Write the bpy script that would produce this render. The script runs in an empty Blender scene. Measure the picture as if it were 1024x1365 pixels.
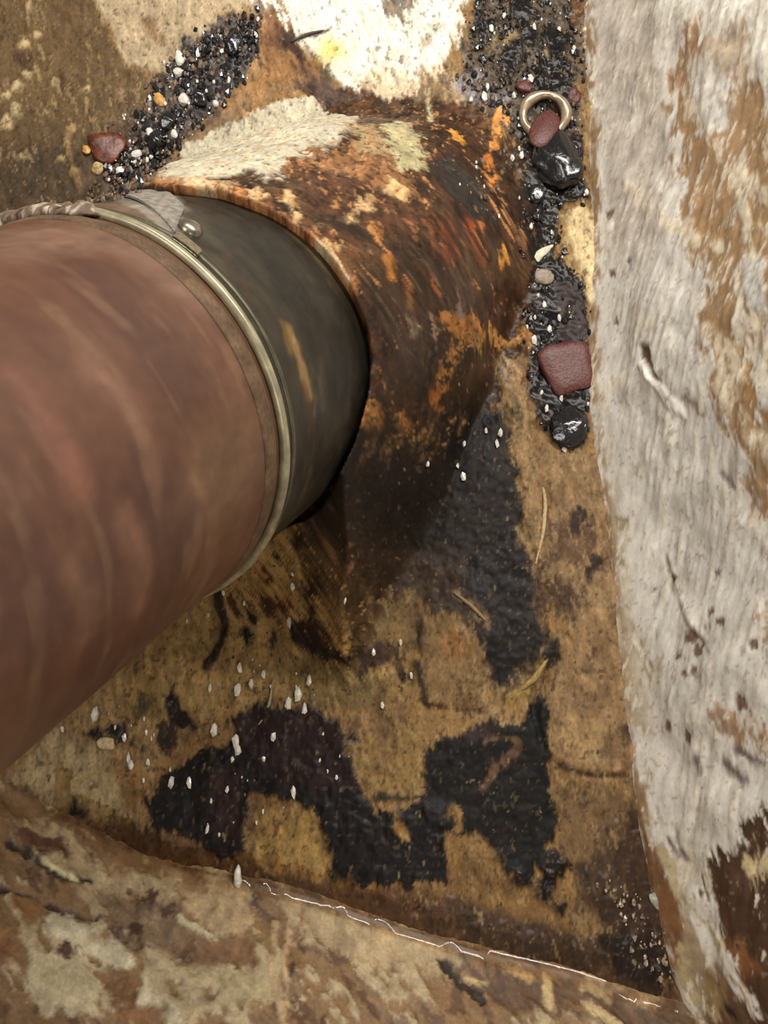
import bpy, math, random
import numpy as np
random.seed(4)
R_ = np.random.default_rng(11)
S = bpy.context.scene
W, H, F = 1024, 1365, 1400.0
CAMZ, TILT = 0.52, math.radians(15)
# ------------------------------------------------------------------ camera
cam_d = bpy.data.cameras.new('camera'); cam = bpy.data.objects.new('camera', cam_d)
S.collection.objects.link(cam); S.camera = cam
cam.location = (0, 0, CAMZ); cam.rotation_euler = (TILT, 0, 0)
cam_d.sensor_fit = 'HORIZONTAL'; cam_d.sensor_width = 36; cam_d.lens = 36*F/W
cam_d.clip_start = .005; cam_d.clip_end = 50
# ------------------------------------------------------------------ world, lamps, exposure
w = bpy.data.worlds.new('world'); S.world = w; w.use_nodes = True
w.node_tree.nodes['Background'].inputs[0].default_value = (1.0, .95, .87, 1)
w.node_tree.nodes['Background'].inputs[1].default_value = .23
def area(name, loc, target, size, power, col):
    l = bpy.data.lights.new(name, 'AREA'); l.shape = 'RECTANGLE'; l.size, l.size_y = size; l.energy = power; l.color = col
    o = bpy.data.objects.new(name, l); S.collection.objects.link(o); o.location = loc
    from mathutils import Vector
    o.rotation_euler = (Vector(target)-Vector(loc)).to_track_quat('-Z', 'Y').to_euler(); return o
area('ceiling_lamp', (0.24, .68, .84), (0.02, .24, 0), (1.0, .09), 11, (1, .96, .9))
area('side_fill', (-.75, .25, 1.5), (0.15, .1, 0), (.5, .5), 7, (1, .95, .88))  # unseen fill light on the pipe from the left
area('low_fill', (.25, -.75, 1.1), (-.05, .05, 0), (.5, .3), 2.6, (1, .94, .85))  # added fill, no visible source; brightens the lower left floor and ledge
S.view_settings.view_transform = 'Standard'; S.view_settings.look = 'None'
S.view_settings.exposure = 0.0; S.view_settings.gamma = 1; S.view_settings.use_curve_mapping = False

# ------------------------------------------------------------------ maths helpers
ct, st = math.cos(TILT), math.sin(TILT)
def c2w(v):
    v = np.asarray(v, float); return np.stack([v[..., 0], v[..., 1]*ct-v[..., 2]*st, v[..., 1]*st+v[..., 2]*ct], -1)
ORG = np.array([0, 0, CAMZ])
def ray(px):
    px = np.atleast_2d(np.asarray(px, float))
    d = np.stack([(px[:, 0]-W/2)/F, (H/2-px[:, 1])/F, -np.ones(len(px))], -1)
    return c2w(d)
_T = np.random.default_rng(5).random((64, 512, 512)).astype(np.float32)*2-1
def vn(u, v, k):                      # value noise
    t = _T[k % 64]; iu = np.floor(u).astype(int); iv = np.floor(v).astype(int); fu = u-iu; fv = v-iv
    fu = fu*fu*(3-2*fu); fv = fv*fv*(3-2*fv); a = iu & 511; b = (iu+1) & 511; c = iv & 511; d = (iv+1) & 511
    return (t[a, c]*(1-fu)+t[b, c]*fu)*(1-fv)+(t[a, d]*(1-fu)+t[b, d]*fu)*fv
def fbm(u, v, k, scale, octs=4, ax=1., ay=1., gain=.55):
    s = 0; a = 1; n = 0; f = 1/scale
    for i in range(octs):
        s = s+a*vn(u*f*ax+i*17.3, v*f*ay+i*9.1, k+i*7); n += a; a *= gain; f *= 2.03
    return s/n*1.5
def sm(a, b, x):
    t = np.clip((x-a)/(b-a), 0, 1); return t*t*(3-2*t)
def smax(a, b, k):
    h = np.clip(.5+.5*(a-b)/k, 0, 1); return b+(a-b)*h+k*h*(1-h)
PX = .00038                           # metres one photo pixel covers on the floor
def lin(c):
    c = np.asarray(c, float)/255; return np.where(c <= .04045, c/12.92, ((c+.055)/1.055)**2.4)

# pipe axis (fitted to the photograph) in world space
R = .075
AX0 = c2w([-.10509346, .03369845, -.38952142])+ORG
AX = c2w([.3780431, .38774903, -.84067479])
AU = np.cross(AX, [0, 0, 1]); AU /= np.linalg.norm(AU); AV = np.cross(AU, AX)   # AV points up
def cyl(th, s, r):
    th = np.asarray(th); s = np.asarray(s); r = np.asarray(r)
    return AX0+s[..., None]*AX+r[..., None]*(np.cos(th)[..., None]*AU+np.sin(th)[..., None]*AV)
def pix_cyl(px, r=R):                 # pixel -> (theta, s) on the cylinder
    D = ray(px); O = ORG-AX0; dp = D-np.outer(D@AX, AX); op = O-(O@AX)*AX
    a = (dp*dp).sum(1); b = 2*(dp@op); c = op@op-r*r; disc = np.maximum(b*b-4*a*c, 0)
    t = (-b-np.sqrt(disc))/(2*a); P = ORG+D*t[:, None]-AX0
    return np.stack([np.arctan2(P@AV, P@AU), P@AX], 1)

# ------------------------------------------------------------------ macro shapes
def floor_only(x, y):
    z = .016*sm(-.05, -.19, x-.35*(y-.2))*sm(.12, .24, y)                # bank in the far left corner
    z = z+.010*sm(.36, .50, y)*sm(.11, .0, x)
    return z
NE = AX-.458*AU-.620*AV                 # normal of the slanted cut where the mortar ends on the collar
def sleeve(x, y, jag=0.):
    P = np.stack([x-AX0[0], y-AX0[1]], -1); ax = AX; A = 1-ax[2]**2; sA = math.sqrt(A)
    pxy = P[..., 0]*ax[0]+P[..., 1]*ax[1]; lat = np.abs(P[..., 0]*ax[1]-P[..., 1]*ax[0])/sA; r = .0795+0*x
    for i in range(3):
        q = lat/r; g = np.where(q < .97, np.sqrt(np.maximum(1-q*q, .0591)), .2431-3.99*(q-.97))   # round top, sloping skirt at the sides
        z = pxy*ax[2]/A+r*g/sA; s = pxy+z*ax[2]
        r = .0785+.09*np.clip(s-.05, 0, .12)+jag
    zend = (.0174+jag*.9-P[..., 0]*NE[0]-P[..., 1]*NE[1])/NE[2]
    zend = np.minimum(zend, (.056*(ax[0]**2+ax[1]**2-.35*ax[2])+jag-pxy)/-.35)   # steep cut below the pipe
    return z+AX0[2], zend+AX0[2], q < 3
def haunch(x, y):
    z, zend, ok = sleeve(x, y, .0022*fbm(x, y, 3, .03, 3))
    return np.where(ok, np.minimum(z, zend), -.08)
def floor_h(x, y):
    return smax(floor_only(x, y), haunch(x, y), .022)
def on_floor0(px):                    # exact floor plane, for the corner lines
    D = ray(px); t = -CAMZ/D[:, 2]; return ORG+D*t[:, None]
CR = on_floor0([(776, -420), (780, -150), (786, 0), (795, 150), (800, 300), (797, 400), (794, 520), (806, 620), (822, 720), (834, 850), (846, 960), (858, 1060), (880, 1180), (905, 1290), (940, 1390), (985, 1500)])
CR = CR[np.argsort(CR[:, 1])]
CF = on_floor0([(-420, 930), (-150, 1000), (0, 1045), (60, 1080), (110, 1104), (190, 1145), (240, 1160), (330, 1178), (420, 1200), (520, 1236), (640, 1272), (760, 1300), (830, 1325), (900, 1340), (1000, 1365), (1100, 1380)])
def xc(y): return np.interp(y, CR[:, 1], CR[:, 0])
def yc(x): return np.interp(x, CF[:, 0], CF[:, 1])
LR, LF = math.tan(math.radians(27)), math.tan(math.radians(48))
def wall_h(x, y): return (x-xc(y))/LR
def ledge_h(x, y): return (yc(x)-y)/LF
def hit(px, fn):                      # march a pixel's ray onto a surface given as a height function
    D = ray(px); t = np.full(len(D), .12); done = np.zeros(len(D), bool); step = .0025
    tend = np.full(len(D), 2.)
    for i in range(500):
        P = ORG+D*t[:, None]; h = fn(P[:, 0], P[:, 1]); below = (P[:, 2] < h) & ~done
        tend[below] = t[below]; done |= below; t = np.where(done, t, t+step)
        if done.all(): break
    lo = tend-step; hi = tend.copy()
    for i in range(14):
        m = (lo+hi)/2; P = ORG+D*m[:, None]; b = P[:, 2] < fn(P[:, 0], P[:, 1]); hi = np.where(b, m, hi); lo = np.where(b, lo, m)
    return ORG+D*hi[:, None]
cR, cF = math.cos(math.radians(27)), math.cos(math.radians(48))
def uv_floor(px): return hit(px, floor_h)[:, :2]
def uv_wall(px): P = hit(px, wall_h); return np.stack([P[:, 1], P[:, 2]/cR], 1)
def uv_ledge(px): P = hit(px, ledge_h); return np.stack([P[:, 0], P[:, 2]/cF], 1)
def uv_pipe(px): q = pix_cyl(px); return np.stack([q[:, 0]*R, q[:, 1]], 1)

# ------------------------------------------------------------------ stains: outlines on a surface, ragged by noise
def sdf_poly(u, v, P):
    n = len(P); d = np.full(u.shape, 1e9); ins = np.zeros(u.shape, bool)
    for i in range(n):
        a = P[i]; b = P[(i+1) % n]; e = b-a; wx = u-a[0]; wy = v-a[1]
        t = np.clip((wx*e[0]+wy*e[1])/(e@e+1e-12), 0, 1)
        d = np.minimum(d, (wx-e[0]*t)**2+(wy-e[1]*t)**2)
        c = ((a[1] <= v) != (b[1] <= v)); xx = a[0]+(v-a[1])/(b[1]-a[1]+1e-15)*e[0]; ins ^= c & (u < xx)
    d = np.sqrt(d); return np.where(ins, -d, d)
def sdf_line(u, v, P):
    d = np.full(u.shape, 1e9)
    for i in range(len(P)-1):
        a = P[i]; e = P[i+1]-a; wx = u-a[0]; wy = v-a[1]; t = np.clip((wx*e[0]+wy*e[1])/(e@e+1e-12), 0, 1)
        d = np.minimum(d, (wx-e[0]*t)**2+(wy-e[1]*t)**2)
    return np.sqrt(d)
class Paint:
    def __init__(s, u, v, uv, base, nz, unit=PX):
        s.u, s.v, s.uv, s.nz, s.unit = u, v, uv, nz, unit
        s.c = np.tile(lin(base), (len(u), 1)); s.wet = np.full(len(u), .25); s.h = np.zeros(len(u))
    def _mask(s, sd, soft, rag):
        x = -sd/s.unit+rag*s.nz*1.5; return sm(-soft*1.6, soft*1.6, x)
    def _put(s, idx, m, col, wet, h, var, k):
        if col is not None:
            c = lin(col)*(1+var*s.var(idx, k))[:, None]; s.c[idx] = s.c[idx]*(1-m[:, None])+np.clip(c, 0, 1)*m[:, None]
        if wet is not None: s.wet[idx] = s.wet[idx]*(1-m)+wet*m
        if h: s.h[idx] += m*h
    def var(s, idx, k): return 1.5*fbm(s.u[idx], s.v[idx], 20+k, .006, 4, 1.7, .7)
    def poly(s, pts, col, soft=3, rag=8, wet=None, h=0, var=.18, op=1., k=0):
        P = s.uv(pts); m0 = (rag*2.4+soft*1.6+2)*s.unit
        idx = np.nonzero((s.u > P[:, 0].min()-m0) & (s.u < P[:, 0].max()+m0) & (s.v > P[:, 1].min()-m0) & (s.v < P[:, 1].max()+m0))[0]
        if not len(idx): return
        nz = s.nz; s.nz = nz[idx]; m = s._mask(sdf_poly(s.u[idx], s.v[idx], P), soft, rag)*op; s.nz = nz
        s._put(idx, m, col, wet, h, var, k)
    def line(s, pts, wd, col, soft=2, rag=3, wet=None, h=0, var=.15, op=1., k=1):
        P = s.uv(pts); m0 = (wd+rag*2.4+soft*1.6+2)*s.unit
        idx = np.nonzero((s.u > P[:, 0].min()-m0) & (s.u < P[:, 0].max()+m0) & (s.v > P[:, 1].min()-m0) & (s.v < P[:, 1].max()+m0))[0]
        if not len(idx): return
        nz = s.nz; s.nz = nz[idx]; m = s._mask(sdf_line(s.u[idx], s.v[idx], P)-wd/2*s.unit, soft, rag)*op; s.nz = nz
        s._put(idx, m, col, wet, h, var, k)
    def dot(s, x, y, r, col, asp=1.3, **kw):
        a = np.linspace(0, 6.283, 9)[:-1]; s.poly([(x+r*math.cos(t), y+r*asp*math.sin(t)) for t in a], col, **kw)
    def noise(s, field, lo, hi, col, op=1., wet=None, h=0, idx=None):
        m = sm(lo, hi, field)*op
        i = np.arange(len(s.u)) if idx is None else idx
        s._put(i, m, col, wet, h, .12, 4)

# ------------------------------------------------------------------ object helpers
def link(o, parent=None):
    S.collection.objects.link(o)
    if parent: o.parent = parent
    return o
def mesh_np(name, co, faces, mat, parent=None, col=None, wet=None, smooth=True):
    me = bpy.data.meshes.new(name); co = np.asarray(co, np.float32); faces = np.asarray(faces, np.int32); nf, k = faces.shape
    me.vertices.add(len(co)); me.vertices.foreach_set('co', co.ravel())
    me.loops.add(nf*k); me.loops.foreach_set('vertex_index', faces.ravel())
    me.polygons.add(nf); me.polygons.foreach_set('loop_start', np.arange(nf, dtype=np.int32)*k)
    me.polygons.foreach_set('loop_total', np.full(nf, k, np.int32))
    me.polygons.foreach_set('use_smooth', np.full(nf, smooth))
    me.update(calc_edges=True)
    if col is not None:
        a = me.color_attributes.new('stain', 'FLOAT_COLOR', 'POINT')
        a.data.foreach_set('color', np.concatenate([col, np.ones((len(col), 1))], 1).astype(np.float32).ravel())
    if wet is not None:
        a = me.attributes.new('wet', 'FLOAT', 'POINT'); a.data.foreach_set('value', wet.astype(np.float32))
    me.materials.append(mat); me.validate()
    return link(bpy.data.objects.new(name, me), parent)
def grid_faces(nu, nv, wrap=False):
    i = np.arange(nu if wrap else nu-1)[:, None]; j = np.arange(nv-1)[None]
    a = i*nv+j; b = ((i+1) % nu)*nv+j
    return np.stack([a, b, b+1, a+1], -1).reshape(-1, 4)
def tag(o, label, cat, group=None, kind=None):
    o['label'] = label; o['category'] = cat
    if group: o['group'] = group
    if kind: o['kind'] = kind
    return o
def empty(name, loc, label, cat, group=None):
    o = bpy.data.objects.new(name, None); link(o); o.location = loc; o.empty_display_size = .01
    return tag(o, label, cat, group)
def surf_mat(name, rdry=.75, rwet=.22, bump=.35, nscale=900, metallic=0., fine=.25, bdist=.0006, spec=.5, coat=0):
    m = bpy.data.materials.new(name); m.use_nodes = True; t = m.node_tree; n = t.nodes; L = t.links
    b = n['Principled BSDF']; at = n.new('ShaderNodeAttribute'); at.attribute_name = 'stain'
    aw = n.new('ShaderNodeAttribute'); aw.attribute_name = 'wet'
    tc = n.new('ShaderNodeTexCoord'); mp = n.new('ShaderNodeMapping'); mp.inputs['Scale'].default_value = (1, .6, 1)
    L.new(tc.outputs['Object'], mp.inputs['Vector'])
    nz = n.new('ShaderNodeTexNoise'); nz.inputs['Scale'].default_value = nscale; nz.inputs['Detail'].default_value = 3
    L.new(mp.outputs[0], nz.inputs['Vector'])
    mr = n.new('ShaderNodeMapRange'); mr.inputs['To Min'].default_value = 1-fine; mr.inputs['To Max'].default_value = 1+fine
    mr.inputs['From Min'].default_value = .25; mr.inputs['From Max'].default_value = .75
    L.new(nz.outputs['Fac'], mr.inputs['Value'])
    mx = n.new('ShaderNodeVectorMath'); mx.operation = 'SCALE'; L.new(at.outputs['Color'], mx.inputs[0]); L.new(mr.outputs[0], mx.inputs['Scale'])
    L.new(mx.outputs[0], b.inputs['Base Color'])
    rr = n.new('ShaderNodeMapRange'); rr.inputs['To Min'].default_value = rdry; rr.inputs['To Max'].default_value = rwet
    L.new(aw.outputs['Fac'], rr.inputs['Value']); L.new(rr.outputs[0], b.inputs['Roughness'])
    n2 = n.new('ShaderNodeTexNoise'); n2.inputs['Scale'].default_value = nscale*.42; n2.inputs['Detail'].default_value = 4
    L.new(mp.outputs[0], n2.inputs['Vector'])
    bp = n.new('ShaderNodeBump'); bp.inputs['Strength'].default_value = bump; bp.inputs['Distance'].default_value = bdist
    L.new(n2.outputs['Fac'], bp.inputs['Height']); L.new(bp.outputs[0], b.inputs['Normal'])
    b.inputs['Metallic'].default_value = metallic; b.inputs['Specular IOR Level'].default_value = spec
    b.inputs['Coat Weight'].default_value = coat; b.inputs['Coat Roughness'].default_value = .25
    return m
def mat(name, col, rough=.5, metal=0., bump=.2, scale=600, var=.2, spec=.5, coat=0.):
    m = bpy.data.materials.new(name); m.use_nodes = True; t = m.node_tree; n = t.nodes; L = t.links; b = n['Principled BSDF']
    tc = n.new('ShaderNodeTexCoord'); nz = n.new('ShaderNodeTexNoise'); nz.inputs['Scale'].default_value = scale; nz.inputs['Detail'].default_value = 4
    L.new(tc.outputs['Object'], nz.inputs['Vector']); c = lin(col)
    cr = n.new('ShaderNodeValToRGB'); cr.color_ramp.elements[0].position = .3; cr.color_ramp.elements[1].position = .7
    cr.color_ramp.elements[0].color = (*(c*(1-var*1.6).__abs__()), 1); cr.color_ramp.elements[1].color = (*np.clip(c*(1+var*1.6), 0, 1), 1)
    L.new(nz.outputs['Fac'], cr.inputs[0]); L.new(cr.outputs[0], b.inputs['Base Color'])
    bp = n.new('ShaderNodeBump'); bp.inputs['Strength'].default_value = bump; bp.inputs['Distance'].default_value = .0006
    L.new(nz.outputs['Fac'], bp.inputs['Height']); L.new(bp.outputs[0], b.inputs['Normal'])
    b.inputs['Roughness'].default_value = rough; b.inputs['Metallic'].default_value = metal; b.inputs['Specular IOR Level'].default_value = spec
    b.inputs['Coat Weight'].default_value = coat; b.inputs['Coat Roughness'].default_value = .08
    return m
M_floor = surf_mat('stained mortar floor', nscale=800, spec=.22, rwet=.28, bump=.28)
M_wall = surf_mat('trowelled plaster wall', rdry=.8, rwet=.45, bump=.18, nscale=900, fine=.10)
M_ledge = surf_mat('stained plaster ledge', nscale=800, fine=.18)
M_pipe = surf_mat('reddish brown pipe', rdry=.55, rwet=.3, bump=.08, nscale=260, fine=.07, coat=.15)
M_collar = surf_mat('weathered zinc', rdry=.5, rwet=.25, bump=.12, nscale=500, metallic=.35, fine=.15)

# palette
WHITE = (232, 226, 210); CREAM = (206, 188, 152); GREYP = (219, 213, 202); TAN = (154, 126, 84); OCHRE = (136, 104, 62)
BROWN = (104, 74, 44); DKBR = (62, 44, 29); TAR = (19, 16, 15); MAROON = (38, 23, 21); RUST = (118, 60, 28); ORANGE = (196, 128, 62); OLIVE = (112, 90, 56)

# ================================================================== FLOOR and HAUNCH
def axis_pts(segs):
    out = []
    for a, b, n in segs: out.append(np.linspace(a, b, n, endpoint=False))
    out.append([segs[-1][1]]); return np.concatenate(out)
gx = axis_pts([(-.75, -.27, 60), (-.27, .20, 560), (.20, .22, 10)])
gy = axis_pts([(-.32, -.09, 60), (-.09, .50, 700), (.50, .9, 60)])
X, Y = [a.ravel() for a in np.meshgrid(gx, gy, indexing='ij')]
_zm = floor_h(X, Y); Xn = X+.8*_zm; Yn = Y-.8*_zm
warpx = fbm(Xn, Yn, 1, .010, 3)*.0012; warpy = fbm(Xn, Yn, 2, .010, 3)*.0018
rag = (fbm(Xn, Yn, 5, .009, 3, 1.4, .8)*.65+fbm(Xn+.2*Yn, Yn, 9, .0036, 4, 1.9, .6, .7)*.75)
p = Paint(X+warpx, Y+warpy, uv_floor, OCHRE, rag)
n_a = fbm(Xn, Yn, 30, .03, 4); n_b = fbm(Xn, Yn, 33, .010, 4, 1.3, .8); n_c = fbm(Xn, Yn, 37, .0035, 3, 1.6, .7); n_d = fbm(Xn, Yn, 41, .018, 4, 1.2, .8)
p.noise(n_a+.4*n_b, .0, .6, TAN, .7); p.noise(n_b+.6*n_c, .25, .75, BROWN, .75, h=-.0004); p.noise(n_d-.3*n_c, .5, .8, DKBR, .5)
# --- far left bank
p.poly([(-300, -300), (100, -300), (128, 0), (150, 50), (165, 88), (190, 100), (205, 135), (180, 180), (190, 260), (150, 310), (-300, 420)], (98, 77, 48), rag=6, wet=.15, var=.12)
p.poly([(-300, 150), (90, 180), (185, 190), (190, 330), (-300, 420)], (68, 52, 32), soft=40, rag=10, wet=.3)
p.line([(100, -20), (62, 60), (20, 105), (-40, 130)], 16, (86, 63, 38), soft=9, op=.7, h=-.0008)
p.line([(45, -10), (36, 15), (38, 35)], 3, (160, 135, 98), h=.0006)
for x, y, r in [(30, 58, 7), (72, 113, 6), (118, 118, 5), (5, 128, 7), (20, 116, 6), (22, 148, 8), (10, 163, 8), (33, 100, 5), (49, 46, 4), (95, 170, 5), (88, 190, 4), (31, 210, 4), (82, 215, 5), (98, 230, 5), (60, 148, 4)]:
    p.dot(x, y, r, (178, 155, 112), asp=.9, rag=3, h=.0007)
for x, y, r in [(47, 22, 5), (83, 110, 7), (66, 85, 5), (30, 80, 8)]: p.dot(x, y, r, (66, 46, 30), rag=3, op=.8)
p.line([(160, 160), (120, 160), (92, 172), (90, 200), (100, 232), (108, 250)], 5, (138, 108, 68), rag=4, op=.8, h=.001)
# --- plaster band and the bright far plaster
p.poly([(100, -300), (345, -300), (345, 0), (300, 30), (262, 62), (228, 112), (208, 98), (166, 82), (150, 45), (128, 0)], (172, 152, 120), rag=6, h=.001, var=.14)
p.poly([(182, 20), (205, 28), (216, 62), (196, 50)], (128, 98, 68), rag=8, soft=6)
p.poly([(205, 95), (226, 112), (215, 130), (195, 120)], (150, 122, 84), rag=6)
p.poly([(330, -300), (660, -300), (632, -30), (612, 40), (592, 95), (545, 155), (505, 150), (462, 128), (425, 88), (395, 62), (345, 40), (325, 0)], (240, 234, 214), rag=12, h=.0012, var=.06, soft=5)
p.poly([(300, 20), (365, 15), (395, 50), (430, 90), (465, 130), (520, 170), (470, 175), (400, 120), (330, 120), (300, 80)], (148, 106, 62), rag=14, soft=5, var=.3)
for pp in [[(330, -10), (372, 0), (380, 40), (350, 70), (325, 50)], [(365, 45), (400, 60), (410, 100), (380, 95)], [(395, 85), (450, 110), (470, 150), (420, 135)]]: p.poly(pp, (120, 88, 60), rag=22, soft=5, op=.85, var=.5)
for pp in [[(330, 55), (350, 40), (362, 75), (340, 90)], [(380, 50), (398, 56), (396, 72), (384, 70)], [(478, 110), (505, 118), (500, 150), (482, 140)], [(560, 110), (600, 100), (590, 125)]]: p.poly(pp, (58, 44, 36), rag=16, soft=3, op=.9)
p.dot(443, 70, 20, (240, 214, 120), asp=.8, soft=12, rag=4)
p.poly([(512, -20), (545, -10), (544, 38), (528, 30), (518, 22)], (110, 92, 78), rag=14, soft=4, op=.9)
p.dot(568, 55, 6, (190, 175, 150), rag=5)
p.line([(437, 42), (412, 47), (392, 54)], 5, (70, 48, 40), rag=2)
p.poly([(375, 40), (400, 52), (398, 76), (384, 62)], (58, 38, 30), rag=6)
p.poly([(352, 15), (372, 10), (370, 60), (352, 66)], (120, 82, 54), rag=10, op=.8)
p.poly([(425, 85), (452, 100), (450, 125), (430, 112)], (92, 82, 62), rag=10, wet=.6)
p.poly([(470, 100), (620, 90), (640, 130), (560, 175), (500, 165)], (178, 150, 112), rag=16, soft=8, op=.75, var=.35)
p.poly([(505, 135), (545, 125), (600, 105), (560, 160), (520, 170)], (110, 88, 62), rag=16, soft=5, op=.85)
p.poly([(335, 15), (350, 60), (325, 108), (282, 158), (232, 206), (192, 242), (165, 268), (128, 240), (152, 200), (182, 150), (212, 112), (240, 68), (288, 32)], (50, 42, 38), rag=13, soft=4, wet=.8, var=.6)
p.poly([(150, 120), (215, 105), (150, 200), (125, 240), (110, 200)], (98, 78, 56), rag=14, soft=8, op=.6)
p.poly([(130, 235), (175, 250), (170, 285), (110, 280)], (112, 96, 76), rag=12, soft=8, op=.8, var=.5)
# --- far right tar
p.poly([(640, -300), (790, -300), (784, 0), (780, 60), (772, 150), (784, 262), (740, 272), (700, 200), (640, 135), (612, 100), (622, 40), (634, 0)], (72, 61, 48), rag=10, wet=.8, var=.35)
for x, y, r in [(655, 45, 16), (695, 15, 14), (742, 60, 18), (680, 80, 18), (745, 105, 24), (720, 120, 14), (760, 20, 10), (640, 12, 10), (705, 50, 10)]: p.dot(x, y, r, TAR, rag=12, wet=1, h=.0015)
p.poly([(655, 48), (690, 40), (692, 48), (662, 60), (660, 75), (650, 70)], (120, 102, 62), rag=5)
p.poly([(762, -40), (782, -40), (778, 60), (764, 40)], (96, 66, 40), rag=5)
p.poly([(600, 105), (635, 95), (668, 130), (662, 150), (628, 140)], (120, 112, 112), rag=10, wet=1, soft=5)
# --- channel of tar by the wall
p.poly([(690, 190), (778, 180), (784, 265), (748, 275), (742, 340), (776, 370), (789, 440), (788, 560), (775, 600), (748, 602), (715, 560), (704, 500), (698, 420), (704, 370), (690, 300)], (22, 17, 15), rag=6, wet=1, h=.001)
p.poly([(738, 375), (782, 380), (787, 450), (750, 455)], (44, 28, 24), rag=5, wet=.7)
p.poly([(778, 60), (800, 60), (812, 300), (806, 450), (800, 610), (788, 600), (793, 440), (780, 370), (746, 335), (748, 285), (788, 265), (778, 160)], (138, 108, 64), rag=4, var=.3)
p.poly([(752, 285), (776, 272), (800, 300), (806, 440), (800, 500), (793, 440), (782, 365), (762, 345)], (208, 184, 138), rag=6, h=.0015)
p.line([(782, 40), (790, 90), (795, 150)], 8, (220, 205, 170), rag=4, h=.002)
# --- haunch
p.poly([(205, 240), (240, 190), (320, 125), (420, 100), (560, 135), (640, 135), (690, 200), (700, 330), (703, 460), (690, 500), (640, 560), (520, 590), (440, 640), (300, 560), (200, 300)], (74, 48, 29), rag=10, wet=.6, var=.5, soft=4)
n_s = fbm(Xn, Yn, 50, .012, 4, 1.8, .8); inh = haunch(X, Y) > -.01
hi = np.nonzero(inh)[0]
p.noise(n_s[hi], .15, .6, (122, 82, 48), .55, idx=hi, h=.0006)
p.noise(n_b[hi]-n_c[hi]*.5, .35, .7, (40, 27, 19), .8, idx=hi, wet=.9)
p.poly([(540, 160), (700, 200), (705, 480), (640, 560), (480, 600), (495, 400), (560, 280)], (58, 37, 24), rag=22, soft=10, op=.7, wet=.9, var=.5)
p.poly([(460, 372), (540, 330), (620, 420), (600, 560), (455, 600), (500, 480)], (50, 34, 23), rag=20, soft=8, op=.75, wet=.8)
p.poly([(212, 240), (236, 195), (300, 166), (372, 132), (420, 128), (476, 158), (462, 185), (440, 198), (455, 218), (395, 215), (372, 245), (328, 232), (262, 242)], (196, 186, 160), rag=9, h=.0016, wet=.2, var=.08)
p.poly([(300, 135), (330, 112), (380, 108), (410, 125), (372, 138), (330, 158), (300, 166)], (156, 116, 66), rag=8, op=.9)
p.poly([(206, 240), (222, 205), (300, 152), (335, 140), (300, 172), (240, 196)], (128, 104, 74), rag=5)
p.poly([(430, 195), (500, 180), (545, 230), (560, 270), (500, 262), (470, 240), (380, 232), (395, 215)], (146, 102, 64), rag=16, var=.4)
p.poly([(400, 225), (460, 228), (520, 262), (560, 300), (510, 300), (430, 285), (396, 250)], (82, 52, 33), rag=14, var=.4)
p.poly([(508, 165), (545, 165), (566, 195), (560, 228), (530, 222), (515, 190)], (178, 168, 126), rag=10, var=.2)
p.poly([(455, 165), (505, 168), (520, 205), (480, 200)], (172, 146, 104), rag=12, op=.8)
p.line([(572, 132), (574, 160)], 6, (190, 180, 135), rag=2)
p.line([(225, 243), (262, 246), (310, 258), (362, 285), (405, 315), (440, 345), (460, 370)], 22, (178, 118, 72), rag=9, soft=4, var=.4, h=.001)
p.line([(228, 241), (290, 252)], 11, (214, 180, 138), rag=7)
for x, y, r in [(300, 250, 8), (340, 262, 8), (398, 292, 8), (425, 295, 7), (478, 275, 9), (470, 290, 6), (495, 268, 7), (430, 330, 6), (455, 335, 5), (382, 262, 6), (390, 278, 6), (520, 250, 8), (535, 262, 7)]:
    p.dot(x, y, r, (212, 176, 124), rag=6, h=.0008)
p.line([(425, 328), (450, 350), (461, 373)], 5, (200, 180, 140), rag=2, h=.001)
for pts, wd, c in [([(605, 180), (612, 190)], 14, (216, 150, 66)), ([(668, 148), (662, 175), (655, 200)], 13, (214, 144, 74)), ([(655, 205), (650, 225)], 9, (200, 122, 58)),
                   ([(662, 235), (655, 250)], 10, (200, 128, 64)), ([(672, 330), (671, 352)], 10, (206, 140, 60)), ([(640, 285), (645, 330)], 5, (190, 112, 56)), ([(625, 300), (640, 345)], 26, (112, 56, 28)),
                   ([(598, 300), (600, 350)], 16, (102, 52, 28)), ([(575, 290), (580, 380)], 8, (116, 66, 34)), ([(640, 440), (612, 460), (598, 500), (588, 525)], 17, (166, 112, 54)), ([(640, 462), (612, 480)], 8, (190, 148, 84)),
                   ([(600, 430), (630, 440)], 14, (150, 98, 42)), ([(515, 345), (520, 370)], 9, (166, 108, 48)), ([(500, 300), (508, 330)], 9, (176, 118, 66)), ([(548, 300), (555, 320)], 6, (150, 96, 54)),
                   ([(508, 490), (512, 515)], 8, (150, 100, 52)), ([(480, 560), (500, 548)], 12, (156, 104, 52)), ([(535, 562), (540, 568)], 12, (150, 100, 50)), ([(575, 535), (590, 528)], 14, (150, 92, 42)), ([(540, 380), (545, 410)], 7, (110, 70, 40)),
                   ([(610, 390), (612, 420)], 12, (104, 84, 76)), ([(580, 432), (578, 445)], 8, (130, 100, 78)), ([(548, 430), (552, 446)], 10, (104, 84, 66)), ([(698, 445), (706, 455)], 14, (136, 92, 40)), ([(655, 445), (690, 452)], 8, (190, 136, 76)), ([(695, 310), (700, 330)], 12, (130, 92, 62))]:
    p.line(pts, wd, c, rag=6, var=.35, h=.0006)
p.poly([(575, 215), (600, 210), (640, 250), (655, 290), (630, 290), (595, 255)], (46, 42, 40), rag=10, wet=1)
p.line([(500, 470), (490, 510), (470, 560), (455, 600)], 8, (20, 14, 10), rag=2)
p.line([(575, 470), (560, 530)], 10, (24, 18, 13), rag=8)
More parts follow.
